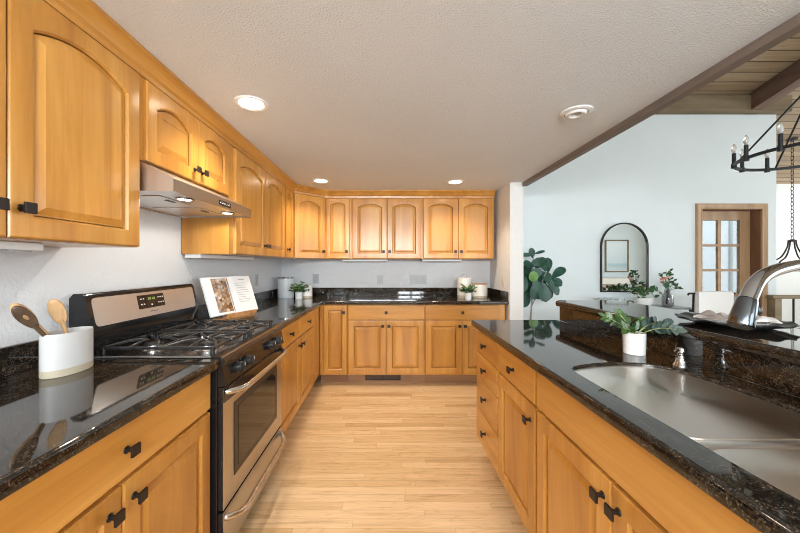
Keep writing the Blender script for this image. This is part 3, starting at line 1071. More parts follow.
def arc_clip(pl, y0, y1):
    """Part of the cut-out between two y's, as a CCW outline with eased corners."""
    xs = []
    out = []
    n = len(pl)
    for i in range(n):
        a, b_ = pl[i], pl[(i + 1) % n]
        ins = lambda p: y0 <= p[1] <= y1
        if ins(a): out.append(a)
        for yy in (y0, y1):
            if (a[1] - yy) * (b_[1] - yy) < 0:
                s = (yy - a[1]) / (b_[1] - a[1])
                out.append((a[0] + (b_[0] - a[0]) * s, yy))
    return out


def round_poly(pl, r=0.045, n=5):
    out = []
    m = len(pl)
    for i in range(m):
        p0, p1, p2 = Vector(pl[i - 1]), Vector(pl[i]), Vector(pl[(i + 1) % m])
        a, b_ = (p0 - p1), (p2 - p1)
        if a.normalized().dot(b_.normalized()) > -0.5:
            la, lb = min(r, a.length * 0.9), min(r, b_.length * 0.9)
            q0, q2 = p1 + a.normalized() * la, p1 + b_.normalized() * lb
            for k in range(n + 1):
                u = k / n
                q = q0 * (1 - u) ** 2 + p1 * 2 * u * (1 - u) + q2 * u * u
                out.append((q.x, q.y))
        else:
            out.append((p1.x, p1.y))
    return out


sk_out = inset(skl, 0.003)
big = round_poly(arc_clip(sk_out, 0.748, 2.0), 0.05)
small = round_poly(arc_clip(sk_out, 0.0, 0.703), 0.05)


def shrink(pl, d):
    cx = sum(p[0] for p in pl) / len(pl); cy = sum(p[1] for p in pl) / len(pl)
    rx = (max(p[0] for p in pl) - min(p[0] for p in pl)) / 2; ry = (max(p[1] for p in pl) - min(p[1] for p in pl)) / 2
    return [(cx + (p[0] - cx) * (1 - d / rx), cy + (p[1] - cy) * (1 - d / ry)) for p in pl]


def bowl(pl, zb):
    m = MB()
    R = lambda d, z: [(x, y, z) for x, y in shrink(pl, d)]
    inner = [R(0, 0.9045), R(0.003, 0.898), R(0.010, zb + 0.07), R(0.016, zb + 0.03), R(0.026, zb + 0.012), R(0.045, zb + 0.003), R(0.075, zb)]
    outer = [R(0.072, zb - 0.003), R(0.030, zb + 0.004), R(0.010, zb + 0.03), R(0.005, zb + 0.08), R(-0.0015, 0.89), R(-0.0015, 0.9045)]
    m.loops(list(reversed(outer)) + inner, True, True)
    return m


obj('bowl', bowl(big, 0.69), MW['steel_sink'], t, smooth=60)
obj('bowl', bowl(small, 0.72), MW['steel_sink'], t, smooth=60)
obj('divider', B(0.680, 1.098, 0.7055, 0.7455, 0.84, 0.9035, 0.008), MW['steel_sink'], t)
for cx, cy, zz in ((0.89, 1.05, 0.690), (0.89, 0.61, 0.720)):
    obj('drain', MB().lathe([(0.056, 0.0002), (0.056, 0.003), (0.046, 0.004), (0.040, 0.001), (0.012, 0.001), (0.010, 0.006), (0.0, 0.006)], (cx, cy, zz)), MW['nickel'], t)

# ------------------------------------------------------------------ faucet
HX, HY, BX, BY = 0.752, 0.70, 1.15, 0.83
F = lambda tt, z: (HX + (BX - HX) * tt, HY + (BY - HY) * tt, z)
t = thing('faucet', 'tall arched nickel kitchen faucet with a pull-down head over the sink', 'faucet', (BX, BY, 0.915))
neck = catmull([F(0.062, 1.224), F(0.145, 1.263), F(0.285, 1.286), F(0.546, 1.3005), F(0.68, 1.3005), F(0.82, 1.282), F(0.93, 1.225), F(0.985, 1.13), F(1.0, 1.04), F(1.0, 0.965)], 8)
n_ = len(neck)
obj('neck', MB().tube(neck, [0.0155 - 0.0055 * min(1, i / n_ * 1.8) for i in range(n_)], 18), MW['nickel'], t, smooth=60)
h0, h1 = Vector(F(0.0, 1.167)), Vector(F(0.064, 1.226))
hd = [h0 + (h1 - h0) * u for u in (-0.01, 0.0, 0.08, 0.5, 0.92, 0.97, 1.0)]
obj('spray_head', MB().tube(hd, [0.015, 0.0190, 0.0212, 0.0200, 0.0175, 0.0170, 0.0160], 24), MW['gunmetal'], t, smooth=60)
sd = (h1 - h0).normalized().cross(Vector((0.3, 1, 0))).normalized()
bc = h0 + (h1 - h0) * 0.62 + Vector((0.0225, -0.006, 0))
obj('spray_button', MB().ball(bc, 0.0085, 0.8, 0.8, 1.3), MW['black_plastic'], t)
obj('base', MB().lathe([(0.030, 0.0), (0.030, 0.008), (0.024, 0.014), (0.019, 0.05), (0.012, 0.054)], (BX, BY, 0.9152)), MW['nickel'], t, smooth=50)
obj('lever', MB().tube([(BX, BY - 0.015, 0.945), (BX + 0.0, BY - 0.05, 0.955), (BX, BY - 0.11, 0.985)], [0.011, 0.008, 0.006], 12), MW['nickel'], t)

t = thing('soap_dispenser', 'short nickel soap dispenser pump beside the white potted plant', 'soap dispenser', (1.118, 1.25, 0.9152))
obj('body', MB().lathe([(0.024, 0), (0.024, 0.004), (0.020, 0.010), (0.0145, 0.030), (0.016, 0.034), (0.016, 0.040), (0.010, 0.043), (0.010, 0.052)], (0, 0, 0)), MW['nickel'], t, world=False, loc=(0, 0, 0), smooth=50)
obj('pump_head', MB().lathe([(0.013, 0.048), (0.017, 0.052), (0.017, 0.066), (0.013, 0.072), (0.0, 0.073)], (0, 0, 0)).tube([(0, 0, 0.060), (-0.022, -0.006, 0.062), (-0.034, -0.009, 0.055)], [0.0075, 0.0065, 0.005], 10),
    MW['nickel'], t, world=False, loc=(0, 0, 0), smooth=50)

# ------------------------------------------------------------------ gas range
RY0, RY1 = 1.357, 2.115
t = thing('gas_range', 'freestanding stainless and black gas range below the steel hood', 'stove', (-1.0, (RY0 + RY1) / 2, 0))
m = MB()
m.box(-1.315, -0.705, RY0, RY1, 0.06, 0.895, 0.003)
obj('body', m, MW['black_enamel'], t)
for x in (-1.26, -0.76):
    for y in (RY0 + 0.05, RY1 - 0.05):
        obj('foot', MB().cyl((x, y, 0), (x, y, 0.062), 0.018), MW['black_plastic'], t)
# cooktop pan with a raised rim and rolled steel front
m = MB()
m.box(-1.245, -0.715, RY0, RY1, 0.8955, 0.912)
m.box(-1.245, -0.71, RY0, RY0 + 0.018, 0.912, 0.922, 0.004)
m.box(-1.245, -0.71, RY1 - 0.018, RY1, 0.912, 0.922, 0.004)
m.box(-1.245, -1.225, RY0, RY1, 0.912, 0.922, 0.004)
obj('cooktop', m, MW['cooktop_steel'], t)
fr = [(-0.73, 0.922), (-0.700, 0.922), (-0.684, 0.918), (-0.675, 0.908), (-0.672, 0.896), (-0.676, 0.886), (-0.69, 0.882), (-0.73, 0.8958), (-0.73, 0.91)]
obj('front_rail', MB().prism(fr, RY0, RY1, 'y'), MW['dark_rail'], t, smooth=50)
# sloped control panel
obj('control_panel', MB().prism([(-0.704, 0.882), (-0.685, 0.882), (-0.668, 0.800), (-0.704, 0.792)], RY0 + 0.002, RY1 - 0.002, 'y'), MW['black_enamel'], t)
for y in (1.475, 1.575, 1.875, 1.985):
    kn = MB()
    c0 = Vector((-0.6765, y, 0.842)); dn = Vector((0.98, 0, 0.20)).normalized()
    kn.tube([c0, c0 + dn * 0.006, c0 + dn * 0.008, c0 + dn * 0.026, c0 + dn * 0.030], [0.026, 0.026, 0.021, 0.019, 0.014], 24)
    kn.box(c0.x + 0.006, c0.x + 0.036, y - 0.005, y + 0.005, 0.824, 0.866, 0.002)
    k = obj('control_knob', kn, MW['black_plastic'], t)
    obj('pointer_mark', B(c0.x + 0.0355, c0.x + 0.0372, y - 0.0012, y + 0.0012, 0.848, 0.864), MW['mark'], k)
# oven door
od = obj('oven_door', MB().box(-0.7045, -0.6845, RY0 + 0.004, RY1 - 0.004, 0.277, 0.788, 0.003), MW['black_enamel'], t)
obj('steel_skin', B(-0.6843, -0.682, RY0 + 0.005, RY1 - 0.005, 0.278, 0.787, 0.0008, 1), MW['steel_hood'], od)
obj('door_top_trim', B(-0.6815, -0.678, RY0 + 0.006, RY1 - 0.006, 0.725, 0.786, 0.001), MW['black_enamel'], od)
obj('window_border', B(-0.6815, -0.679, RY0 + 0.10, RY1 - 0.10, 0.365, 0.690, 0.001), MW['black_plastic'], od)
obj('window_glass', B(-0.679, -0.6775, RY0 + 0.135, RY1 - 0.135, 0.395, 0.660), MW['black_glass'], od)


def bar_handle(zc, x_face, parent, sag):
    pts = []
    for i in range(17):
        u = i / 16
        y = RY0 + 0.03 + u * (RY1 - RY0 - 0.06)
        e = min(u, 1 - u) / 0.14
        out = 0.042 * (1 - (1 - min(1, e)) ** 2)
        pts.append((x_face + 0.006 + out, y, zc - sag * (1 - (1 - min(1, e)) ** 2)))
    m = MB().tube([(x_face - 0.001, pts[0][1], zc)] + pts + [(x_face - 0.001, pts[-1][1], zc)], [0.014] + [0.0135] * 17 + [0.014], 14)
    return obj('handle', m, MW['chrome_bar'], parent, smooth=60)


bar_handle(0.765, -0.678, od, 0.006)
dr = obj('storage_drawer', MB().box(-0.7045, -0.6845, RY0 + 0.004, RY1 - 0.004, 0.075, 0.268, 0.003), MW['black_enamel'], t)
obj('steel_skin', B(-0.6843, -0.682, RY0 + 0.005, RY1 - 0.005, 0.076, 0.267, 0.0008, 1), MW['steel_hood'], dr)
bar_handle(0.235, -0.682, dr, 0.022)
# backguard
m = MB()
bgp = [(-1.318, 0.9125), (-1.225, 0.9125), (-1.222, 1.03), (-1.250, 1.165), (-1.262, 1.180), (-1.300, 1.180), (-1.318, 1.160)]
m.prism(bgp, RY0, RY1, 'y')
bgd = obj('backguard', m, MW['black_enamel'], t, smooth=40)
nn = Vector((0.135, 0, 0.028)).normalized()


def bg_pt(y, v, off):   # v: 0 bottom .. 1 top of the sloped face
    p = Vector((-1.222, y, 1.030)).lerp(Vector((-1.250, y, 1.165)), v)
    return p + nn * off


def bg_panel(y0, y1, v0, v1, o0, o1, r=0.0):
    pl = round_poly([(y0, v0 * 0.138), (y1, v0 * 0.138), (y1, v1 * 0.138), (y0, v1 * 0.138)], r, 4) if r else [(y0, v0 * .138), (y1, v0 * .138), (y1, v1 * .138), (y0, v1 * .138)]
    m = MB()
    m.loops([[bg_pt(y, v / 0.138, o) for y, v in pl] for o in (o0, o1)])
    return m


obj('steel_fascia', bg_panel(RY0 + 0.022, RY1 - 0.022, 0.06, 0.96, -0.001, 0.002, 0.02), MW['steel_y'], bgd)
disp = obj('display', bg_panel(1.625, 1.815, 0.36, 0.86, 0.002, 0.0035, 0.008), MW['black_glass'], bgd)
m = MB()
for y, dv in ((1.695, .0), (1.707, .0), (1.725, .0), (1.737, .0)):
    for o_ in (bg_panel(y, y + 0.008, 0.665, 0.675, 0.0036, 0.0042), bg_panel(y, y + 0.008, 0.735, 0.745, 0.0036, 0.0042), bg_panel(y, y + 0.0018, 0.67, 0.74, 0.0036, 0.0042), bg_panel(y + 0.0062, y + 0.008, 0.67, 0.74, 0.0036, 0.0042)):
        m.merge(o_.bm)
obj('clock_digits', m, MW['led_green'], bgd)
m = MB()
for y in (1.642, 1.660, 1.765, 1.782, 1.799):
    for v in (0.50, 0.70):
        m.merge(bg_panel(y, y + 0.009, v, v + 0.045, 0.0036, 0.0041).bm)
m.merge(bg_panel(1.712, 1.722, 0.44, 0.50, 0.0036, 0.0041).bm)
obj('key_marks', m, MW['mark'], bgd)
m = MB()
for k in range(9):
    m.merge(bg_panel(1.697 + k * 0.0065, 1.7012 + k * 0.0065, 0.205, 0.245, 0.002, 0.0024).bm)
obj('maker_mark', m, MW['slot'], bgd)
# burners and grates
bz = 0.9125
for x, y, r in ((-0.845, 1.545, 0.048), (-1.10, 1.545, 0.040), (-0.845, 1.925, 0.040), (-1.10, 1.925, 0.050), (-0.975, 1.735, 0.036)):
    bn = obj('burner', MB().lathe([(r + 0.022, 0), (r + 0.020, 0.004), (r, 0.006), (r, 0.016), (r - 0.006, 0.018), (0, 0.018)], (x, y, bz)), MW['chrome_bar'], t, smooth=40)
    obj('burner_cap', MB().lathe([(r - 0.004, 0.0182), (r - 0.002, 0.021), (r - 0.004, 0.026), (r - 0.012, 0.028), (0, 0.028)], (x, y, bz)), MW['cast_iron'], bn, smooth=40)


def grate(y0, y1, xs, yc):
    m = MB()
    zt = 0.953
    h = 0.011
    x0, x1 = -1.205, -0.742
    for y in (y0, y1):
        m.box(x0, x1, y - 0.006, y + 0.006, zt - 0.012, zt, 0.003)
    for x in (x0, x1, (x0 + x1) / 2):
        m.box(x - 0.006, x + 0.006, y0, y1, zt - 0.012, zt, 0.003)
    for x in (x0, x1):
        for y in (y0, y1):
            m.tube([(x, y, zt - 0.006), (x, y, 0.9125)], [0.008, 0.009], 8)
    for bx in xs:
        for a in (45, 135, 225, 315):
            ca, sa = math.cos(math.radians(a)), math.sin(math.radians(a))
            ex = bx + (0.118 if ca > 0 else -0.118)
            ey = yc + (y1 - y0) / 2 * (1 if sa > 0 else -1)
            pts = catmull([(ex, ey, zt - 0.006), (bx + ca * 0.105, yc + sa * 0.105, zt + 0.004), (bx + ca * 0.055, yc + sa * 0.055, zt + 0.005), (bx + ca * 0.026, yc + sa * 0.026, zt - 0.001)], 5)
            m.tube(pts, 0.0062, 8)
        for a in (0, 90, 180, 270):
            ca, sa = math.cos(math.radians(a)), math.sin(math.radians(a))
            rr = (0.118 if a in (0, 180) else (y1 - y0) / 2)
            pts = catmull([(bx + ca * rr, yc + sa * rr, zt - 0.005), (bx + ca * 0.07, yc + sa * 0.07, zt + 0.005), (bx + ca * 0.034, yc + sa * 0.034, zt + 0.002)], 5)
            m.tube(pts, 0.0062, 8)
    return obj('grate', m, MW['cast_iron'], t, smooth=50)


grate(1.392, 1.700, (-0.845, -1.10), 1.545)
grate(1.772, 2.080, (-0.845, -1.10), 1.925)
m = MB()
for y in (1.712, 1.760):
    m.box(-1.205, -0.742, y - 0.005, y + 0.005, 0.941, 0.953, 0.003)
for x in (-1.205, -0.742, -1.06, -0.89):
    m.box(x - 0.005, x + 0.005, 1.712, 1.760, 0.941, 0.953, 0.003)
for x in (-1.2, -0.747):
    for y in (1.712, 1.760):
        m.tube([(x, y, 0.945), (x, y, 0.9125)], 0.007, 8)
obj('grate', m, MW['cast_iron'], t)

# ------------------------------------------------------------------ range hood
t = thing('range_hood', 'slim stainless under-cabinet range hood with two lit lamps over the range', 'range hood', (-1.1, 1.735, 1.605))
HY0, HY1 = 1.352, 2.118
m = MB()
m.prism([(-1.335, 1.737), (-1.035, 1.737), (-0.885, 1.662), (-0.882, 1.657), (-0.882, 1.606), (-0.892, 1.606), (-0.892, 1.650), (-1.04, 1.725), (-1.325, 1.725), (-1.325, 1.606), (-1.335, 1.606)], HY0, HY1, 'y')
for y0_, y1_ in ((HY0 - 0.0005, HY0 + 0.005), (HY1 - 0.005, HY1 + 0.0005)):
    m.prism([(-1.335, 1.606), (-0.882, 1.606), (-0.882, 1.657), (-0.885, 1.662), (-1.035, 1.737), (-1.335, 1.737)], y0_, y1_, 'y')
obj('shell', m, MW['steel_hood'], t)
und = obj('underside', MB().box(-1.324, -0.893, HY0 + 0.0065, HY1 - 0.0065, 1.612, 1.618), MW['steel_y'], t)
for y0_, y1_ in ((1.47, 1.70), (1.77, 2.0)):
    f = MB()
    f.box(-1.27, -1.02, y0_, y1_, 1.6085, 1.6118, 0.001)
    gf = obj('grease_filter', f, MW['steel_y'], und)
    obj('latch', B(-1.06, -1.04, (y0_ + y1_) / 2 - 0.03, (y0_ + y1_) / 2 + 0.03, 1.6055, 1.6083, 0.001), MW['black_plastic'], und)
for y in (1.545, 1.955):
    obj('lamp_ring', MB().lathe([(0.040, 0.0), (0.040, -0.006), (0.033, -0.007), (0.030, -0.003), (0.030, 0.0)], (-0.955, y, 1.6118), cap0=False, cap1=False), MW['nickel'], und)
    obj('lamp_lens', MB().lathe([(0.029, -0.001), (0.028, -0.005), (0, -0.006)], (-0.955, y, 1.6118)), MW['hood_lens'], und)
    l = bpy.data.lights.new('hood_lamp_light', 'SPOT')
    l.energy = 2.7
    l.color = (1.0, 0.93, 0.84)
    l.spot_size = math.radians(165)
    l.spot_blend = 0.25
    l.shadow_soft_size = 0.004
    lo = bpy.data.objects.new('hood_lamp_light', l)
    lo.location = (0, 0, 0)
    lo.parent = t
    lo.location = (-0.955 + 1.1, y - 1.735, 1.602 - 1.605)
    COL.objects.link(lo)
cp = obj('switch_panel', B(-0.882, -0.8805, 1.715, 1.845, 1.617, 1.643), MW['black_plastic'], t)
for k in range(5):
    obj('switch_button', MB().cyl((-0.8806, 1.735 + k * 0.0225, 1.630), (-0.878, 1.735 + k * 0.0225, 1.630), 0.007, 0.006, 12), MW['chrome_bar'], cp)

# ------------------------------------------------------------------ lights in the low ceiling
def downlight(x, y, label, lit=True):
    t = thing('recessed_downlight', label, 'ceiling light', (x, y, ZC), 0, 'round downlights in the low ceiling')
    r = 0.085
    if lit:
        obj('trim_ring', MB().lathe([(r, 0), (r, -0.004), (r - 0.006, -0.007), (r - 0.020, -0.004), (r - 0.022, 0.0)], (0, 0, 0), 40, cap0=False, cap1=False), MW['wall_paint_trim'], t, world=False, loc=(0, 0, 0))
        obj('lens', MB().lathe([(r - 0.022, -0.001), (r - 0.03, -0.004), (0, -0.005)], (0, 0, 0), 40, cap0=False), MW['lamp_lens'], t, world=False, loc=(0, 0, 0))
        l = bpy.data.lights.new('downlight_lamp', 'SPOT')
        l.energy = LAMP_W
        l.color = (1.0, 0.86, 0.69)
        l.spot_size = math.radians(128)
        l.spot_blend = 0.85
        l.shadow_soft_size = 0.06
        lo = bpy.data.objects.new('downlight_lamp', l)
        COL.objects.link(lo)
        lo.parent = t
        lo.location = (0, 0, -0.012)
    else:
        r = 0.085
        obj('trim_ring', MB().lathe([(r, 0), (r, -0.005), (r - 0.008, -0.010), (r - 0.022, -0.010), (r - 0.026, -0.004), (r - 0.026, 0.0)], (0, 0, 0), 40, cap0=False, cap1=False), MW['wall_paint_trim'], t, world=False, loc=(0, 0, 0), smooth=50)
        obj('eyeball', MB().lathe([(r - 0.027, -0.0005), (r - 0.030, -0.013), (r - 0.040, -0.020), (r - 0.048, -0.018), (r - 0.054, -0.004)], (0, 0, 0), 40, cap0=False, cap1=False), MW['wall_paint_trim'], t, world=False, loc=(0, 0, 0), smooth=50)
        obj('unlit_bulb', MB().lathe([(r - 0.054, -0.0035), (r - 0.060, -0.006), (0, -0.007)], (0, 0, 0), 30, cap0=False), MW['almond_plastic'], t, world=False, loc=(0, 0, 0))
    return t


LAMP_W = 50
downlight(-0.735, 1.77, 'lit round downlight in the ceiling nearest the range hood')
downlight(-0.69, 3.40, 'lit round downlight in front of the angled corner cabinet')
downlight(0.71, 3.44, 'lit round downlight above the cream canisters')
downlight(1.075, 1.87, 'unlit white swivel downlight near the dark ceiling edge', lit=False)

# under-cabinet light bars
def bar_light(label, x0, x1, y0, y1, z=ZU0):
    t = thing('under_cabinet_light', label, 'light', ((x0 + x1) / 2, (y0 + y1) / 2, z - 0.026), 0, 'slim white light bars under the wall cabinets')
    obj('housing', B(x0, x1, y0, y1, z - 0.026, z - 0.0005, 0.004), MW['white_plastic'], t)
    ins = 0.02
    obj('diffuser', B(x0 + ins, x1 - ins, y0 + ins, y1 - ins, z - 0.029, z - 0.0262), MW['frosted'], t)


bar_light('slim white light bar under the tall cabinet above the utensil crock', -1.26, -1.13, 0.50, 1.08)
bar_light('slim white light bar under the cabinet above the open cookbook', -1.325, -1.22, 2.14, 3.0)
bar_light('slim white light bar under the back cabinet above the duplex outlet', -0.55, 0.0, 3.98, 4.08)
bar_light('slim white light bar under the back cabinet above the cream canisters', 0.42, 0.90, 3.98, 4.08)

# ------------------------------------------------------------------ outlets, switch, floor vent
def plate(name, label, cat, c, wd, h, face, slots, mat, rocker=False):
    t = thing(name, label, cat, c)
    def bx(a0, a1, z0, z1, d0, d1):
        if face == 'y': return B(c[0] + a0, c[0] + a1, c[1] - d1, c[1] - d0, c[2] + z0, c[2] + z1, 0.0008, 1)
        if face == 'x': return B(c[0] + d0, c[0] + d1, c[1] + a0, c[1] + a1, c[2] + z0, c[2] + z1, 0.0008, 1)
        return B(c[0] - d1, c[0] - d0, c[1] + a0, c[1] + a1, c[2] + z0, c[2] + z1, 0.0008, 1)
    p = obj('cover_plate', bx(-wd / 2, wd / 2, -h / 2, h / 2, 0.0002, 0.006), mat, t)
    for s in slots:
        if rocker:
            obj('rocker', bx(s - 0.014, s + 0.014, -0.03, 0.03, 0.0062, 0.010), mat, p)
        else:
            for zz in (-0.02, 0.02):
                r = obj('socket', bx(s - 0.015, s + 0.015, zz - 0.013, zz + 0.013, 0.0062, 0.008), mat, p)
                m = MB()
                for q in (-0.006, 0.006):
                    m.merge(bx(s + q - 0.0012, s + q + 0.0012, zz - 0.004, zz + 0.006, 0.0081, 0.0085).bm)
                obj('slots', m, MW['slot'], p)
    return t


plate('wall_outlet', 'single grey outlet plate on the back wall near the potted plant', 'outlet', (-0.908, YB, 1.125), 0.075, 0.118, 'y', (0,), MW['almond_plastic'])
plate('wall_outlet', 'single grey outlet plate in the middle of the back wall', 'outlet', (-0.095, YB, 1.115), 0.075, 0.118, 'y', (0,), MW['almond_plastic'])
plate('wall_outlet', 'wide grey plate with four gangs on the back wall', 'outlet', (0.385, YB, 1.118), 0.215, 0.118, 'y', (-0.075, -0.025, 0.025, 0.075), MW['almond_plastic'], True)
plate('wall_outlet', 'grey outlet plate on the wall above the open cookbook', 'outlet', (XL, 3.35, 1.145), 0.075, 0.118, 'x', (0,), MW['almond_plastic'])
plate('light_switch', 'beige light switch on the side of the white partition', 'switch', (XP, 3.66, 1.12), 0.075, 0.118, '-x', (0,), MW['beige_plastic'], True)

t = thing('floor_vent', 'dark slotted vent grille in the toe kick of the back cabinets', 'vent', (-0.05, 3.62, 0.03))
m = MB()
vx0, vx1 = -0.245, 0.145
for x0, x1, z0, z1 in ((vx0, vx1, 0.030, 0.040), (vx0, vx1, 0.088, 0.098), (vx0, vx0 + 0.01, 0.03, 0.098), (vx1 - 0.01, vx1, 0.03, 0.098), (-0.055, -0.045, 0.03, 0.098)):
    m.box(x0, x1, 3.613, 3.6245, z0, z1)
obj('frame', m, MW['dark_grille'], t)
m = MB()
for k in range(5): m.box(vx0 + 0.01, vx1 - 0.01, 3.616, 3.622, 0.043 + k * 0.0095, 0.0475 + k * 0.0095)
obj('louvres', m, MW['dark_grille'], t)

# ------------------------------------------------------------------ utensil crock
CX, CY, CZ = -1.155, 1.185, 0.9155
t = thing('utensil_crock', 'oval white stoneware crock with a tan base, holding wooden spoons', 'crock', (CX, CY, CZ))
ex = lambda r: r
sx_, sy_ = 0.052, 0.086
obj('pot', MB().lathe([(0.96, 0.024), (1, 0.026), (1, 0.142), (0.985, 0.148), (0.95, 0.148), (0.93, 0.140), (0.93, 0.035), (0, 0.032)], (CX, CY, CZ), 48, sx_, sy_, cap1=False), MW['crock_glaze'], t, smooth=40)
obj('base_band', MB().lathe([(0.97, 0.0), (1.0, 0.004), (1.0, 0.0255), (0.95, 0.0255)], (CX, CY, CZ), 48, sx_, sy_), MW['tan_base'], t, smooth=40)


def spoon(name, label, foot, top, tip, bw, mat, slot=False, nrm=(1, -1, 0.2)):
    """handle from foot to top, an oval bowl from top to tip"""
    m = MB()
    foot, top, tip = Vector(foot), Vector(top), Vector(tip)
    m.tube([foot, foot.lerp(top, 0.5), top + (tip - top) * 0.2], [0.006, 0.0058, 0.007], 10)
    d = (tip - top); ln = d.length; d.normalize()
    n = Vector(nrm); n = (n - d * n.dot(d)).normalized(); s = d.cross(n)
    K, J = 28, 5
    rings = []
    for lvl, (f, th) in enumerate(((1.0, 0.0), (0.92, 0.004), (0.6 if not slot else 0.26, 0.001))):
        rings.append([(top + d * ln * (0.5 + 0.5 * f * math.cos(2 * PI * k / K)) + s * bw / 2 * f * math.sin(2 * PI * k / K) * (1 + 0.15 * math.cos(2 * PI * k / K)) + n * th) for k in range(K)])
    back = [[p - n * (0.007 if i else 0.003) * (1.0) for p in r] for i, r in enumerate(rings)]
    if slot:
        m.loops(rings + list(reversed(back)) + [rings[0]], False, False)
    else:
        m.loops(list(reversed(back))[:1] and [rings[2], rings[1], rings[0], back[0], back[1], back[2]], True, True)
    o = obj(name, m, mat, smooth=60)
    return tag(o, label, 'spoon')


spoon('slotted_spoon', 'dark walnut slotted spoon standing in the crock', (CX - 0.02, CY + 0.02, CZ + 0.037), (-1.150, 1.078, 1.092), (-1.143, 1.004, 1.172), 0.038, MW['dark_spoon'], True)
spoon('wooden_spatula', 'light wooden spoon leaning behind the dark slotted spoon in the crock', (CX - 0.022, CY + 0.035, CZ + 0.037), (-1.187, 1.112, 1.098), (-1.190, 1.040, 1.176), 0.036, MW['spoon'])
spoon('wooden_spoon', 'beech wooden spoon standing upright in the crock', (CX + 0.0, CY + 0.03, CZ + 0.037), (-1.165, 1.180, 1.085), (-1.177, 1.150, 1.180), 0.044, MW['spoon'])

# ------------------------------------------------------------------ cookbook on its stand
SX, SY, SZ = -1.105, 2.37, 0.9155
srz = math.atan2(-0.144, 0.408)      # the stand looks out along local -y after turning
t = thing('book_stand', 'small acacia wood stand holding the open cookbook', 'stand', (SX, SY, SZ), PI / 2 + srz)
obj('base_board', MB().box(-0.135, 0.135, -0.06, 0.06, 0.0, 0.016, 0.003), MW['acacia'], t, world=False, loc=(0, 0, 0))
obj('ledge', MB().box(-0.135, 0.135, -0.075, -0.030, 0.018, 0.030, 0.003).box(-0.135, 0.135, -0.080, -0.068, 0.018, 0.052, 0.003), MW['acacia'], t, world=False, loc=(0, 0, 0))
lean = Matrix.Rotation(math.radians(-20), 3, 'X')
obj('back_rest', MB().box(-0.115, 0.115, -0.010, 0.0, 0.031, 0.235, 0.002, rot=lean, piv=(0, -0.005, 0.03)), MW['acacia'], t, world=False, loc=(0, 0, 0))
bt = thing('cookbook', 'open cookbook with a food photograph, propped on the wood stand', 'book', (SX, SY, SZ + 0.031), PI / 2 + srz)
RM = Matrix.Rotation(math.radians(-20), 3, 'X')


def page_loops(x0, x1, thick, sag, z0=0.0, z1=0.27, y_off=-0.022):
    n = 10
    front, rear = [], []
    for i in range(n + 1):
        u = i / n
        x = x0 + (x1 - x0) * u
        uu = abs(x) / max(abs(x0), abs(x1))
        y = y_off - thick * (1 - uu ** 2) * 0.5 * 0 - sag * math.sin(PI * min(1, uu * 1.0)) * 0.9 - thick * (1 - 0.5 * uu) * (1 if uu > 0.02 else 0.2)
        front.append((x, y)); rear.append((x, y_off))
    pl = front + list(reversed(rear))
    return pl


def book_mesh(pl, z0, z1):
    m = MB()
    m.loops([[RM @ Vector((x, y, z)) for x, y in pl] for z in (z0, z1)])
    return m


obj('cover', book_mesh([(-0.222, -0.014), (0.222, -0.014), (0.222, -0.018), (-0.222, -0.018)], 0.0, 0.278), MW['cover'], bt, world=False, loc=(0, 0, 0))
lp = page_loops(-0.217, -0.001, 0.012, 0.006, y_off=-0.0185)
rp = page_loops(0.001, 0.217, 0.012, 0.006, y_off=-0.0185)
pg = obj('left_pages', book_mesh(lp, 0.003, 0.275), MW['paper'], bt, world=False, loc=(0, 0, 0))
pr = obj('right_pages', book_mesh(rp, 0.003, 0.275), MW['paper'], bt, world=False, loc=(0, 0, 0))


def on_page(pl_, xa, xb, za, zb, lift=0.0006):
    n = 10
    fr_ = pl_[:11]
    def yat(x):
        for (xa_, ya_), (xb_, yb_) in zip(fr_, fr_[1:]):
            if xa_ - 1e-9 <= x <= xb_ + 1e-9:
                return ya_ + (yb_ - ya_) * (x - xa_) / (xb_ - xa_)
        return fr_[0][1]
    pts = [(xa + (xb - xa) * i / n) for i in range(n + 1)]
    pl = [(x, yat(x) - lift) for x in pts] + [(x, yat(x) - lift * 0.2) for x in reversed(pts)]
    return book_mesh(pl, za, zb)


obj('photograph', on_page(lp, -0.155, -0.004, 0.018, 0.262), MW['photo'], pg, world=False, loc=(0, 0, 0))
m = MB()
m.merge(on_page(rp, 0.085, 0.145, 0.243, 0.250).bm)
random.seed(3)
for k in range(9):
    m.merge(on_page(rp, 0.045, 0.12 + random.random() * 0.075, 0.218 - k * 0.018, 0.221 - k * 0.018).bm)
obj('printed_text', m, MW['ink'], pr, world=False, loc=(0, 0, 0))

# ------------------------------------------------------------------ canisters and small potted plants
def canister(label, x, y, r, h, lid_mat, body_mat, knob_kind, base_mat=None):
    t = thing('canister', label, 'canister', (x, y, 0.9155), 0)
    hb = h * (0.90 if knob_kind != 'flat' else 0.93)
    obj('jar', MB().lathe([(r * 0.96, 0.0), (r, 0.006), (r, hb), (r * 0.97, hb)], (0, 0, 0), 36), body_mat, t, world=False, loc=(0, 0, 0), smooth=40)
    if base_mat:
        obj('base_band', MB().lathe([(r * 1.003, 0.001), (r * 1.003, h * 0.13)], (0, 0, 0), 36, cap0=False, cap1=False), base_mat, t, world=False, loc=(0, 0, 0))
    ld = obj('lid', MB().lathe([(r * 1.01, hb + 0.0005), (r * 1.02, hb + 0.003), (r * 1.02, h - 0.003), (r * 0.98, h), (0, h)], (0, 0, 0), 36), lid_mat, t, world=False, loc=(0, 0, 0), smooth=40)
    if knob_kind == 'loop':
        pts = [(-0.03, 0, h), (-0.028, 0, h + 0.022), (0, 0, h + 0.034), (0.028, 0, h + 0.022), (0.03, 0, h)]
        obj('handle', MB().tube(catmull(pts, 5), 0.0035, 8), MW['nickel'], ld, world=False, loc=(0, 0, 0))
    return t


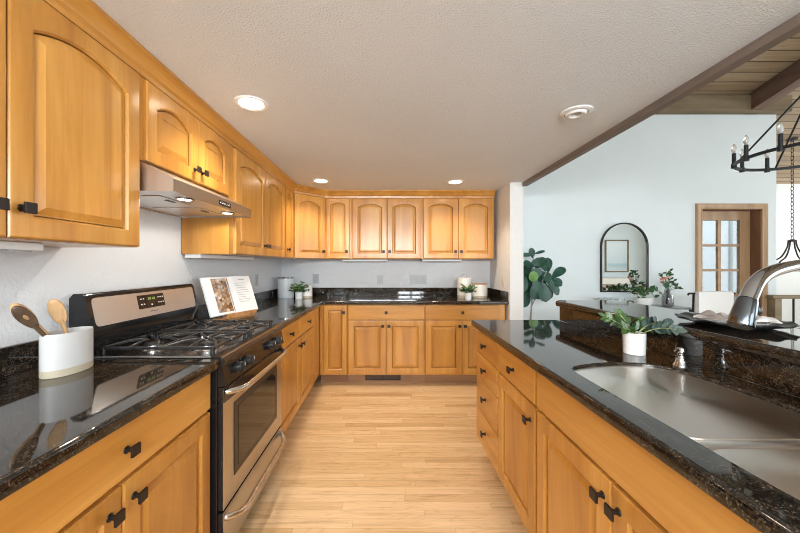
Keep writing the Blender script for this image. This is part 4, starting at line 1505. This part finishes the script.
canister('tall pale grey canister with a steel lid in the corner', -1.19, 3.84, 0.092, 0.245, MW['nickel'], MW['grey_ceramic'], 'flat')
canister('short pale canister beside the plant in the corner', -0.965, 3.90, 0.070, 0.155, MW['grey_ceramic'], MW['white_ceramic'], 'flat', MW['tan_base'])
canister('tall cream canister with a wire handle near the partition', 0.905, 3.88, 0.078, 0.235, MW['cream_ceramic'], MW['cream_ceramic'], 'loop', MW['tan_base'])
canister('short wide cream canister with a wooden lid next to the partition', 1.10, 3.93, 0.093, 0.165, MW['acacia'], MW['cream_ceramic'], 'flat', MW['tan_base'])


def pot_mesh(r, h, taper=0.9):
    return MB().lathe([(r * taper * 0.96, 0), (r * taper, 0.004), (r, h - 0.004), (r * 0.985, h), (r * 0.92, h), (r * 0.90, h - 0.014), (0, h - 0.014)], (0, 0, 0), 40)


def small_plant(label, x, y, r, h, seed, spread, tall):
    t = thing('potted_plant', label, 'plant', (x, y, 0.9155))
    obj('pot', pot_mesh(r, h, 0.97), MW['white_ceramic'], t, world=False, loc=(0, 0, 0), smooth=40)
    obj('soil', MB().lathe([(r * 0.89, h - 0.0135), (r * 0.5, h - 0.010), (0, h - 0.009)], (0, 0, 0), 24, cap0=False), MW['soil'], t, world=False, loc=(0, 0, 0))
    rnd = random.Random(seed)
    st, lv = MB(), MB()
    for k in range(22):
        a = 2 * PI * k * 0.382 + rnd.uniform(-0.3, 0.3)
        sp = spread * rnd.uniform(0.45, 1.0)
        hh = tall * rnd.uniform(0.15, 1.0) * (1.25 - 0.5 * sp / spread)
        p = [Vector((math.cos(a) * 0.006, math.sin(a) * 0.006, h - 0.012)), Vector((math.cos(a) * sp * 0.4, math.sin(a) * sp * 0.4, h + hh * 0.65)), Vector((math.cos(a) * sp, math.sin(a) * sp, h + hh))]
        cv = catmull(p, 6)
        st.tube(cv, 0.0015, 5)
        for i in range(5, len(cv), 2):
            for sgn in (-1, 1):
                d = Vector((math.cos(a + sgn * 1.1), math.sin(a + sgn * 1.1), rnd.uniform(-0.1, 0.6)))
                lv.leaf(cv[i], cv[i] + d * 0.034 * rnd.uniform(0.8, 1.3), (rnd.uniform(-.5, .5), -0.6, 0.8), 0.021, 0.1, n=4)
    obj('stems', st, MW['stem'], t, world=False, loc=(0, 0, 0))
    obj('foliage', lv, MW['leaf_dark'], t, world=False, loc=(0, 0, 0))
    return t


small_plant('small leafy plant in a white cup pot before the corner canisters', -1.0, 3.70, 0.040, 0.078, 5, 0.115, 0.115)
small_plant('small leafy plant in a white cup pot before the cream canisters', 0.90, 3.66, 0.037, 0.075, 9, 0.10, 0.11)

# ------------------------------------------------------------------ potted plant on the peninsula
t = thing('potted_plant', 'leafy green plant in a round white pot beside the sink', 'plant', (1.072, 1.425, 0.9155))
obj('pot', pot_mesh(0.042, 0.092, 0.96), MW['white_ceramic'], t, world=False, loc=(0, 0, 0), smooth=40)
obj('soil', MB().lathe([(0.037, 0.0785), (0.02, 0.081), (0, 0.082)], (0, 0, 0), 24, cap0=False), MW['soil'], t, world=False, loc=(0, 0, 0))
st, lv, le = MB(), MB(), MB()
rnd = random.Random(21)


def sprig(pts, mb, size, wd, shape, r=0.0024, first=3, step=1, tipleaf=True, jit=0.25):
    cv = catmull([Vector(p) for p in pts], 5)
    st.tube(cv, [r * (1 - 0.5 * i / len(cv)) for i in range(len(cv))], 7)
    for i in range(first, len(cv), step):
        d = (cv[min(i + 1, len(cv) - 1)] - cv[i - 1]).normalized()
        side = d.cross(Vector((0.2, -1, 0.15))).normalized()
        for sg in (-1, 1):
            v = (side * sg * 0.9 + d * 0.75 + Vector((rnd.uniform(-jit, jit), rnd.uniform(-jit, jit), rnd.uniform(-jit, jit)))).normalized()
            s = size * rnd.uniform(0.8, 1.15)
            mb.leaf(cv[i], cv[i] + v * s, (rnd.uniform(-.4, .4) - 0.3, -1, 0.45), wd * s / size, 0.12, shape, n=6)
    if tipleaf:
        d = (cv[-1] - cv[-2]).normalized()
        mb.leaf(cv[-1], cv[-1] + d * size, (-0.3, -1, 0.4), wd, 0.1, shape, n=6)


z0 = 0.080
sprig([(-0.008, 0.0, z0), (-0.030, 0.01, 0.112), (-0.070, 0.015, 0.136), (-0.112, 0.02, 0.158)], lv, 0.034, 0.0145, 'oval', first=6, step=2)
sprig([(-0.004, 0.01, z0), (-0.020, 0.01, 0.122), (-0.040, 0.01, 0.150), (-0.055, 0.01, 0.168)], lv, 0.034, 0.0165, 'oval', first=5, step=2)
sprig([(-0.006, -0.012, z0), (-0.045, -0.03, 0.108), (-0.085, -0.05, 0.122)], lv, 0.034, 0.0145, 'oval', first=5, step=2)
sprig([(0.002, 0.006, z0), (0.010, 0.0, 0.115), (0.016, -0.01, 0.138)], lv, 0.034, 0.016, 'oval', first=4, step=2)
sprig([(0.006, 0.0, z0), (0.030, -0.01, 0.108), (0.050, -0.02, 0.118)], lv, 0.034, 0.0145, 'oval', first=4, step=2)
sprig([(-0.002, -0.006, z0), (-0.018, -0.030, 0.110), (-0.030, -0.045, 0.125)], lv, 0.032, 0.0145, 'oval', first=4, step=2)
sprig([(0.006, 0.000, z0), (0.030, -0.02, 0.120), (0.050, -0.05, 0.142), (0.058, -0.08, 0.150)], le, 0.040, 0.030, 'round', first=5, step=3)
sprig([(0.008, -0.006, z0), (0.034, -0.05, 0.112), (0.050, -0.09, 0.128), (0.064, -0.135, 0.130)], le, 0.038, 0.022, 'oval', first=6, step=2)
obj('stems', st, MW['stem'], t, world=False, loc=(0, 0, 0))
obj('green_foliage', lv, MW['leaf_zz'], t, world=False, loc=(0, 0, 0))
obj('grey_foliage', le, MW['leaf_euca'], t, world=False, loc=(0, 0, 0), label='rounded grey-green leaves')

# ------------------------------------------------------------------ black charger with plate and napkins on the bar
TX, TY, TZ = 1.40, 1.335, 1.0555
RIP = 0.172
m = MB()
K = 96
ring = lambda r, z, wv: [(TX + (r + wv * 0.004 * math.sin(14 * 2 * PI * k / K)) * math.cos(2 * PI * k / K), TY + (r + wv * 0.004 * math.sin(14 * 2 * PI * k / K)) * math.sin(2 * PI * k / K), TZ + z + wv * 0.0035 * math.sin(11 * 2 * PI * k / K + 1)) for k in range(K)]
m.loops([ring(0.085, 0, 0), ring(0.105, 0.001, 0), ring(0.140, 0.013, 0.5), ring(RIP - 0.003, 0.021, 1), ring(RIP, 0.024, 1), ring(RIP - 0.004, 0.026, 1), ring(0.138, 0.019, 0.5), ring(0.102, 0.007, 0), ring(0.08, 0.006, 0)])
tag(obj('charger_plate', m, MW['charger'], smooth=50), 'black ruffled charger plate on the raised granite bar', 'plate')
m = MB().lathe([(0.070, 0.0068), (0.085, 0.009), (0.106, 0.020), (0.108, 0.023), (0.104, 0.023), (0.084, 0.0125), (0.065, 0.0105), (0, 0.0105)], (TX, TY, TZ), 56)
tag(obj('dinner_plate', m, MW['white_ceramic'], smooth=50), 'white dinner plate lying on the black charger', 'plate')


def napkin(name, label, c, wd, dp, h, rz, mat, seed):
    rnd = random.Random(seed)
    m = MB()
    nx, ny = 22, 14
    ph = [rnd.uniform(0, 6) for _ in range(6)]
    R = Matrix.Rotation(rz, 3, 'Z')
    def P(i, j, lay):
        u, v = i / nx * 2 - 1, j / ny * 2 - 1
        e = max(abs(u), abs(v)) ** 3
        z = h * (0.55 + 0.30 * math.sin(3.1 * u + 1.4 * v + ph[0]) + 0.22 * math.sin(5.3 * v - 2.2 * u + ph[1]) + 0.12 * math.sin(9 * u + ph[2])) * (1 - 0.55 * e)
        z = max(z, h * 0.12)
        x = u * wd / 2 + 0.012 * math.sin(3 * v + ph[3])
        y = v * dp / 2 + 0.010 * math.sin(4 * u + ph[4])
        p = R @ Vector((x, y, z if lay else 0.0))
        return p + Vector(c)
    top = [[m.bm.verts.new(P(i, j, 1)) for i in range(nx + 1)] for j in range(ny + 1)]
    bot = [[m.bm.verts.new(P(i, j, 0)) for i in range(nx + 1)] for j in range(ny + 1)]
    for j in range(ny):
        for i in range(nx):
            m.face((top[j][i], top[j][i + 1], top[j + 1][i + 1], top[j + 1][i]))
            m.face((bot[j][i], bot[j + 1][i], bot[j + 1][i + 1], bot[j][i + 1]))
    for i in range(nx):
        m.face((top[0][i], bot[0][i], bot[0][i + 1], top[0][i + 1])); m.face((top[ny][i], top[ny][i + 1], bot[ny][i + 1], bot[ny][i]))
    for j in range(ny):
        m.face((top[j][0], top[j + 1][0], bot[j + 1][0], bot[j][0])); m.face((top[j][nx], bot[j][nx], bot[j + 1][nx], top[j + 1][nx]))
    return tag(obj(name, m, mat, smooth=80), label, 'napkin')


napkin('linen_napkin', 'crumpled taupe linen napkin on the white plate', (TX - 0.045, TY + 0.035, TZ + 0.0245), 0.090, 0.095, 0.026, 0.7, MW['linen'], 4)
napkin('linen_napkin', 'folded pale grey linen napkin behind the faucet head on the charger', (TX + 0.052, TY - 0.042, TZ + 0.0270), 0.10, 0.09, 0.022, -0.75, MW['linen_grey'], 8)
m = MB().lathe([(0.024, -0.011), (0.027, -0.010), (0.027, 0.010), (0.024, 0.011), (0.021, 0.010), (0.021, -0.010), (0.024, -0.011)], (0, 0, 0), 24, cap0=False, cap1=False)
m.bm.transform(Matrix.Translation((TX - 0.035, TY - 0.050, TZ + 0.018)) @ Matrix.Rotation(PI / 5, 4, 'Z') @ Matrix.Scale(0.26, 4, (0, 0, 1)))
tag(obj('napkin_ring', m, MW['acacia'], smooth=50), 'flat brown wooden napkin ring on the white plate', 'napkin ring')

# ------------------------------------------------------------------ fiddle-leaf fig behind the partition
FY = 3.82


def at(px, py, Y): return Vector(((px - 387.5) * Y / 328, Y, 1.3 - (py - 265) * Y / 328))


ft = at(531, 330, FY)
t = thing('fiddle_leaf_fig', 'tall fiddle-leaf fig tree standing beyond the white partition', 'plant', (ft.x, FY, 0))
obj('planter', MB().lathe([(0.12, 0), (0.15, 0.02), (0.165, 0.30), (0.158, 0.31), (0.150, 0.30), (0.148, 0.27), (0, 0.27)], (ft.x, FY, 0), 36), MW['basket'], t, smooth=40)
tk = MB()
trunk = catmull([(ft.x + 0.01, FY, 0.27), (ft.x - 0.01, FY + 0.01, 0.55), at(531, 315, FY), at(532, 298, FY), at(533, 280, FY), at(533, 262, FY), at(534, 254, FY)], 5)
tk.tube(trunk, [0.013 - 0.009 * i / len(trunk) for i in range(len(trunk))], 9)
tk.tube(catmull([at(532, 306, FY), at(536, 296, FY - 0.03), at(541, 285, FY - 0.05), at(546, 272, FY - 0.04)], 5), 0.006, 7)
obj('trunk', tk, MW['bark'], t)
lv = MB(); lm = MB()
fig = [  # base, tip, width px, depth offset, facing
    ((534, 255), (521, 254.5), 4, 0.0), ((534, 254), (545, 250.5), 3, 0.02), ((533, 258), (531, 248), 6, 0.03),
    ((534, 266), (524, 263), 9, -0.05), ((536, 262), (548, 270), 8, 0.02), ((535, 268), (546, 258), 9, 0.06),
    ((533, 276), (520, 281), 13, 0.0), ((534, 270), (522, 270), 12, 0.05), ((540, 266), (537, 258), 13, -0.02),
    ((540, 272), (552, 281), 12, -0.03), ((552, 278), (565, 267), 9, 0.0), ((551, 278), (563, 285), 8.5, 0.01),
    ((545, 279), (561, 294), 11, -0.04), ((536, 280), (536, 300), 16, -0.10), ((541, 282), (547, 302), 12, -0.07),
    ((532, 284), (525, 296), 12, 0.02), ((528, 291), (523, 307), 9.5, 0.0), ((545, 284), (549, 300), 10, 0.04),
    ((535, 286), (543, 299), 12, 0.05), ((530, 277), (528, 290), 14, 0.08), ((548, 272), (548, 258), 8, 0.05),
    ((538, 272), (543, 286), 14, 0.0), ((531, 270), (540, 277), 13, -0.05), ((525, 276), (521, 292), 10, -0.04)]
for (b_, tp, wpx, dy) in fig:
    bb, tt = at(*b_, FY + dy), at(*tp, FY + dy - 0.04 + rnd.uniform(-0.03, 0.03))
    lv.leaf(bb, tt, (rnd.uniform(-.5, .5), -1, rnd.uniform(0.0, 0.9)), wpx * FY / 328 * 1.05, 0.12, 'fiddle', 0.2, n=9)
obj('foliage', lv, MW['leaf_fig'], t)
lm.leaf(at(533, 282, FY - 0.13), at(534, 271, FY - 0.15), (-0.2, -1, 0.5), 0.10, 0.05, 'round', 0.1)
obj('young_leaf', lm, MW['leaf_lime'], t, label='pale lime round leaf')

# ------------------------------------------------------------------ arched mirror
t = thing('wall_mirror', 'black framed arched mirror on the pale dining wall', 'mirror', (3.0, YD, 0.957))


def arch_pts(x0, x1, z0, z1, n=24):
    r = (x1 - x0) / 2
    cx = (x0 + x1) / 2
    return [(x0, z0), (x1, z0)] + [(cx + r * math.cos(PI * k / n), z1 - r + r * math.sin(PI * k / n)) for k in range(n + 1)]


ap = arch_pts(2.705, 3.308, 0.957, 1.838)
api = inset(ap, 0.016)
A = lambda pl, y: [(x, y, z) for x, z in pl]
obj('frame', (lambda m: (m.loops([A(ap, YD - 0.002), A(ap, YD - 0.028), A(inset(ap, 0.002), YD - 0.030), A(inset(ap, 0.014), YD - 0.030), A(api, YD - 0.028), A(api, YD - 0.002), A(ap, YD - 0.002)], False, False), m)[1])(MB()), MW['black_metal'], t, smooth=30)
g = MB()
g.loops([A(inset(ap, 0.015), YD - 0.006), A(inset(ap, 0.015), YD - 0.014)])
obj('glass', g, MW['mirror'], t, smooth=0)

# ------------------------------------------------------------------ console table and what stands on it
CX0, CX1, CY0, CY1, CZT = 2.50, 3.50, 3.76, 4.08, 0.81
t = thing('console_table', 'slim grey metal console table under the arched mirror', 'table', ((CX0 + CX1) / 2, 3.92, 0))
obj('top', B(CX0, CX1, CY0, CY1, CZT - 0.022, CZT, 0.003), MW['console_metal'], t)
for x in (CX0 + 0.012, CX1 - 0.012):
    for y in (CY0 + 0.012, CY1 - 0.012):
        obj('leg', B(x - 0.012, x + 0.012, y - 0.012, y + 0.012, 0, CZT - 0.022, 0.002), MW['black_metal'], t)
obj('leg', B(2.94, 2.964, CY0, CY0 + 0.024, 0, CZT - 0.022, 0.002), MW['black_metal'], t)
obj('shelf', B(CX0 + 0.024, CX1 - 0.024, CY0, CY1, 0.25, 0.268, 0.002), MW['console_metal'], t)
gl = thing('drinking_glass', 'clear drinking glass standing on the console table', 'glass', (2.58, 3.86, CZT), 0, 'clear glasses on the console')
obj('tumbler', MB().lathe([(0.028, 0.0), (0.034, 0.10), (0.032, 0.10), (0.0265, 0.008), (0, 0.008)], (0, 0, 0), 20), MW['clear'], gl, world=False, loc=(0, 0, 0), smooth=40)
for k in range(1, 6):
    dup(gl, (2.58 + (k % 3) * 0.085, 3.86 + (k // 3) * 0.10, CZT))
t = thing('serving_tray', 'small black handled tray between the glasses and the white planter', 'tray', (2.87, 3.88, CZT))
obj('dish', MB().box(2.80, 2.94, 3.82, 3.95, CZT, CZT + 0.012, 0.003), MW['black_metal'], t)
obj('handle', MB().tube(catmull([(2.83, 3.88, CZT + 0.012), (2.832, 3.88, CZT + 0.05), (2.87, 3.88, CZT + 0.065), (2.908, 3.88, CZT + 0.05), (2.91, 3.88, CZT + 0.012)], 5), 0.006, 8), MW['black_metal'], t)
t = thing('bowl_planter', 'white bowl planter with trailing dark leaves on the console', 'plant', (3.06, 3.93, CZT))
obj('bowl', MB().lathe([(0.05, 0), (0.075, 0.01), (0.095, 0.06), (0.095, 0.10), (0.088, 0.10), (0.085, 0.085), (0, 0.085)], (0, 0, 0), 32), MW['white_ceramic'], t, world=False, loc=(0, 0, 0), smooth=40)
lv = MB(); st = MB()
rnd = random.Random(33)
for k in range(15):
    a = 2 * PI * k / 15
    sp = rnd.uniform(0.07, 0.20) * (1.2 if math.cos(a) > 0.3 else 0.85)
    p = [Vector((0, 0, 0.085)), Vector((math.cos(a) * sp * 0.5, math.sin(a) * sp * 0.35, 0.16 + rnd.uniform(0, 0.06))), Vector((math.cos(a) * sp, math.sin(a) * sp * 0.6, 0.13 + rnd.uniform(-0.06, 0.06)))]
    cv = catmull(p, 5)
    st.tube(cv, 0.002, 5)
    for i in range(3, len(cv), 2):
        d = Vector((rnd.uniform(-1, 1), rnd.uniform(-1, 1), rnd.uniform(-.2, .6)))
        lv.leaf(cv[i], cv[i] + d.normalized() * 0.06, (0, -1, 0.5), 0.034, 0.1, n=5)
obj('stems', st, MW['stem'], t, world=False, loc=(0, 0, 0))
obj('foliage', lv, MW['leaf_dark'], t, world=False, loc=(0, 0, 0))


def bouquet(label, loc, cat='vase'):
    t = thing('flower_vase', label, cat, loc)
    obj('vase', MB().lathe([(0.045, 0), (0.058, 0.006), (0.060, 0.09), (0.050, 0.13), (0.030, 0.165), (0.030, 0.19), (0.034, 0.20), (0.030, 0.20), (0.026, 0.17), (0.045, 0.125), (0.054, 0.09), (0.052, 0.012), (0, 0.010)], (0, 0, 0), 28), MW['smoke_glass'], t, world=False, loc=(0, 0, 0), smooth=50)
    st, lv, pk, wh = MB(), MB(), MB(), MB()
    rnd = random.Random(12)
    heads = [(-0.07, 0.0, 0.315, 'p'), (-0.045, -0.02, 0.33, 'p'), (-0.02, 0.0, 0.31, 'w'), (0.0, -0.03, 0.34, 'w'), (0.02, 0.02, 0.29, 'w'), (-0.05, 0.02, 0.28, 'p')]
    leaves = [(-0.01, 0, 0.40), (0.025, 0, 0.42), (0.05, 0.01, 0.36), (0.06, -0.01, 0.30), (0.10, 0, 0.24), (0.13, 0.0, 0.21), (-0.06, 0.01, 0.37), (0.0, 0.02, 0.28), (0.045, -0.02, 0.27), (-0.03, 0, 0.25)]
    for x, y, z, kd in heads:
        st.tube(catmull([(rnd.uniform(-.02, .02), rnd.uniform(-.02, .02), 0.02), (x * 0.2, y * 0.2, 0.18), (x, y, z)], 4), 0.0025, 6)
        mbh = pk if kd == 'p' else wh
        for q in range(7):
            a = 2 * PI * q / 7
            mbh.leaf((x, y, z - 0.012), (x + math.cos(a) * 0.026, y + math.sin(a) * 0.026, z + 0.012), (0, 0, 1), 0.026, -0.3, 'round', n=4)
        mbh.ball((x, y, z), 0.013, 1, 1, 0.9, 1)
    for x, y, z in leaves:
        st.tube(catmull([(rnd.uniform(-.02, .02), rnd.uniform(-.02, .02), 0.02), (x * 0.2, y * 0.2, 0.18), (x, y, z)], 4), 0.002, 6)
        for q in range(6):
            d = Vector((rnd.uniform(-1, 1), rnd.uniform(-1, 1), rnd.uniform(-.3, 1))).normalized()
            b_ = Vector((x, y, z)) * (1 - 0.06 * (q % 3)) if z > 0.25 else Vector((x, y, z))
            lv.leaf(b_, b_ + d * 0.045, (0, -1, 0.6), 0.024, 0.1, n=4)
    obj('stems', st, MW['leaf_dark'], t, world=False, loc=(0, 0, 0))
    obj('foliage', lv, MW['leaf_dark'], t, world=False, loc=(0, 0, 0))
    obj('coral_blooms', pk, MW['pink_petal'], t, world=False, loc=(0, 0, 0), smooth=60, label='coral pink flower heads')
    obj('cream_blooms', wh, MW['white_petal'], t, world=False, loc=(0, 0, 0), smooth=60, label='cream flower heads')
    return t


bouquet('smoked glass vase of coral and cream flowers on the console', (3.33, 3.90, CZT))

# ------------------------------------------------------------------ dining chair and table
t = thing('dining_chair', 'white upholstered dining chair in front of the glazed oak door', 'chair', (3.52, 3.55, 0))
cx, cy = 3.52, 3.55
obj('seat', B(cx - 0.22, cx + 0.22, cy - 0.42, cy + 0.02, 0.42, 0.50, 0.02, 3), MW['white_fabric'], t)
m = MB()
K = 13
fr_, bk_ = [], []
for i in range(K):
    u = i / (K - 1) * 2 - 1
    yb = cy + 0.035 - 0.03 * u * u
    fr_.append((cx + u * 0.185, yb - 0.045)); bk_.append((cx + u * 0.185, yb))
pl = fr_ + list(reversed(bk_))
m.loops([[(x, y, z) for x, y in q] for q, z in ((inset(pl, 0.008), 0.50), (pl, 0.51), (pl, 1.00), (inset(pl, 0.006), 1.012), (inset(pl, 0.018), 1.016))])
obj('backrest', m, MW['white_fabric'], t, smooth=45)
obj('back_rail', MB().tube([(cx - 0.262, cy + 0.005, 0.975), (cx - 0.25, cy + 0.010, 0.990), (cx - 0.19, cy + 0.012, 0.992), (cx + 0.19, cy + 0.012, 0.992), (cx + 0.25, cy + 0.010, 0.990)], 0.010, 8), MW['bronze'], t)
for sx in (-1, 1):
    obj('back_post', MB().tube([(cx + sx * 0.165, cy + 0.045, 0.40), (cx + sx * 0.165, cy + 0.05, 0.80), (cx + sx * 0.165, cy + 0.045, 0.985)], 0.010, 8), MW['bronze'], t)
    for yy in (cy - 0.39, cy):
        obj('leg', MB().cyl((cx + sx * 0.19, yy, 0.425), (cx + sx * 0.20, yy, 0), 0.016, 0.011, 12), MW['bronze'], t)

t = thing('dining_table', 'dark wood dining table under the black ring chandelier', 'table', (3.3, 2.3, 0))
obj('tabletop', B(2.55, 4.05, 1.75, 2.85, 0.72, 0.755, 0.006), MW['brown_v'], t)
for x in (2.63, 3.97):
    for y in (1.83, 2.77):
        obj('leg', B(x - 0.04, x + 0.04, y - 0.04, y + 0.04, 0, 0.72, 0.004), MW['brown_v'], t)

# ------------------------------------------------------------------ ring chandelier
QX, QY, QZ, QR = 3.0, 2.29, 2.078, 0.40
t = thing('ring_chandelier', 'black wagon-wheel ring chandelier with candle lamps beside the dark rafter', 'chandelier', (QX, QY, QZ))
m = MB()
K = 64
sec = [(-0.008, -0.010), (0.008, -0.010), (0.008, 0.010), (-0.008, 0.010)]
m.loops([[(QX + (QR + a) * math.cos(2 * PI * k / K), QY + (QR + a) * math.sin(2 * PI * k / K), QZ + b_) for a, b_ in sec] for k in list(range(K)) + [0]], False, False)
obj('ring', m, MW['black_metal'], t, smooth=50)
for k in range(12):
    a = 2 * PI * k / 12 + math.radians(15.6)
    x, y = QX + QR * math.cos(a), QY + QR * math.sin(a)
    c = obj('candle_sleeve', MB().lathe([(0.017, -0.02), (0.017, 0.013), (0.0125, 0.014), (0.0125, 0.095), (0.0, 0.096)], (x, y, QZ), 14), MW['black_metal'], t, smooth=40)
    obj('bulb', MB().lathe([(0.008, 0.0965), (0.011, 0.105), (0.0165, 0.122), (0.0155, 0.14), (0.009, 0.158), (0.002, 0.170), (0, 0.171)], (x, y, QZ), 14), MW['frosted'], c, smooth=60)
hub = (QX, QY, 2.60)
for k in range(4):
    a = math.radians(158 + 90 * k)
    x, y = QX + QR * math.cos(a), QY + QR * math.sin(a)
    obj('hanging_rod', MB().cyl((x, y, QZ + 0.012), hub, 0.0065, None, 10), MW['black_metal'], t)
obj('hub', MB().lathe([(0.0, -0.03), (0.03, -0.025), (0.03, 0.02), (0.012, 0.03), (0.0, 0.03)], hub, 18), MW['black_metal'], t)
zt = roof_z(QY) - 0.001
obj('stem', MB().cyl((QX, QY, 2.625), (QX, QY, zt - 0.02), 0.008, None, 10), MW['black_metal'], t)
obj('canopy', MB().lathe([(0.06, 0), (0.055, -0.025), (0.01, -0.03)], (QX, QY, zt), 24), MW['black_metal'], t)

# ------------------------------------------------------------------ stairwell: pendant lantern and railing
NX, NY = 6.17, 5.0
t = thing('pendant_lantern', 'bronze chain-hung lantern over the stairwell railing', 'pendant light', (NX, NY, 1.20))
m = MB()
z = 1.68
zc = roof_z(NY) - 0.03
i = 0
while z < zc:
    a = PI / 2 * (i % 2)
    pts = [(NX + 0.017 * math.cos(q) * math.cos(a), NY + 0.017 * math.cos(q) * math.sin(a), z + 0.03 + 0.038 * math.sin(q)) for q in [2 * PI * k / 10 for k in range(10)]]
    m.tube(pts, 0.0042, 6, closed=True)
    z += 0.058; i += 1
obj('chain', m, MW['bronze'], t)
obj('canopy', MB().lathe([(0.06, 0), (0.055, -0.03), (0.01, -0.04)], (NX, NY, roof_z(NY) - 0.001), 20), MW['bronze'], t)
obj('crown', MB().lathe([(0.0, 0.02), (0.025, 0.015), (0.05, 0.0), (0.05, -0.02), (0.0, -0.025)], (NX, NY, 1.675), 20), MW['bronze'], t)
for k in range(4):
    a = PI / 4 + PI / 2 * k - 0.6
    f = lambda r, z: (NX + r * math.cos(a), NY + r * math.sin(a), z)
    obj('arm', MB().tube(catmull([f(0.04, 1.67), f(0.06, 1.56), f(0.13, 1.42), f(0.25, 1.34), f(0.26, 1.22)], 5), 0.010, 8), MW['bronze'], t)
obj('glass_shade', MB().lathe([(0.10, 1.20), (0.22, 1.22), (0.235, 1.33), (0.22, 1.33), (0.20, 1.23), (0.0, 1.215)], (NX, NY, 0), 24), MW['frosted'], t, smooth=50)

t = thing('stair_railing', 'brown wood stair railing with dark metal balusters at the end of the pale dining wall', 'railing', (6.0, 4.10, 0))
obj('newel_post', B(4.80, 4.885, 4.06, 4.145, 0, 0.88, 0.006), MW['header'], t)
obj('handrail', B(4.775, 7.2, 4.06, 4.14, 0.88, 0.925, 0.012), MW['header'], t)
for k in range(13):
    x = 5.075 + k * 0.165
    obj('baluster', MB().cyl((x, 4.10, 0), (x, 4.10, 0.88), 0.010, None, 8), MW['black_metal'], t)

# ------------------------------------------------------------------ what the mirror shows of the living side
t = thing('framed_picture', 'large pale seascape print in a thin frame, seen in the mirror', 'picture', (7.95, YR, 1.05))
obj('frame', MB().box(7.64, 8.46, YR + 0.002, YR + 0.035, 1.05, 1.09).box(7.64, 8.46, YR + 0.002, YR + 0.035, 2.14, 2.18).box(7.64, 7.68, YR + 0.002, YR + 0.035, 1.09, 2.14)
    .box(8.42, 8.46, YR + 0.002, YR + 0.035, 1.09, 2.14), MW['header'], t)
obj('print', B(7.68, 8.42, YR + 0.004, YR + 0.018, 1.09, 2.14), MW['art'], t)
t = thing('sofa', 'cream sofa by the far wall, seen in the mirror', 'sofa', (7.2, -2.6, 0))
obj('seat', B(6.3, 8.3, -2.95, -2.1, 0.12, 0.46, 0.05, 3), MW['cream_fabric'], t)
obj('backrest', B(6.3, 8.3, -3.12, -2.90, 0.12, 0.86, 0.06, 3), MW['cream_fabric'], t)
for x in (6.08, 8.30):
    obj('armrest', B(x, x + 0.22, -3.1, -2.1, 0.12, 0.64, 0.06, 3), MW['cream_fabric'], t)
for x in (6.2, 8.4):
    for y in (-3.0, -2.2):
        obj('leg', MB().cyl((x, y, 0), (x, y, 0.125), 0.02), MW['brown_v'], t)
t = thing('side_table', 'honey wood table in front of the cream sofa, seen in the mirror', 'table', (6.9, -1.2, 0))
obj('tabletop', B(6.35, 7.9, -1.45, -1.0, 0.62, 0.73, 0.006), MW['toe'], t)
for x in (6.41, 7.64):
    for y in (-1.39, -1.06):
        obj('leg', B(x - 0.03, x + 0.03, y - 0.03, y + 0.03, 0, 0.62), MW['brown_v'], t)
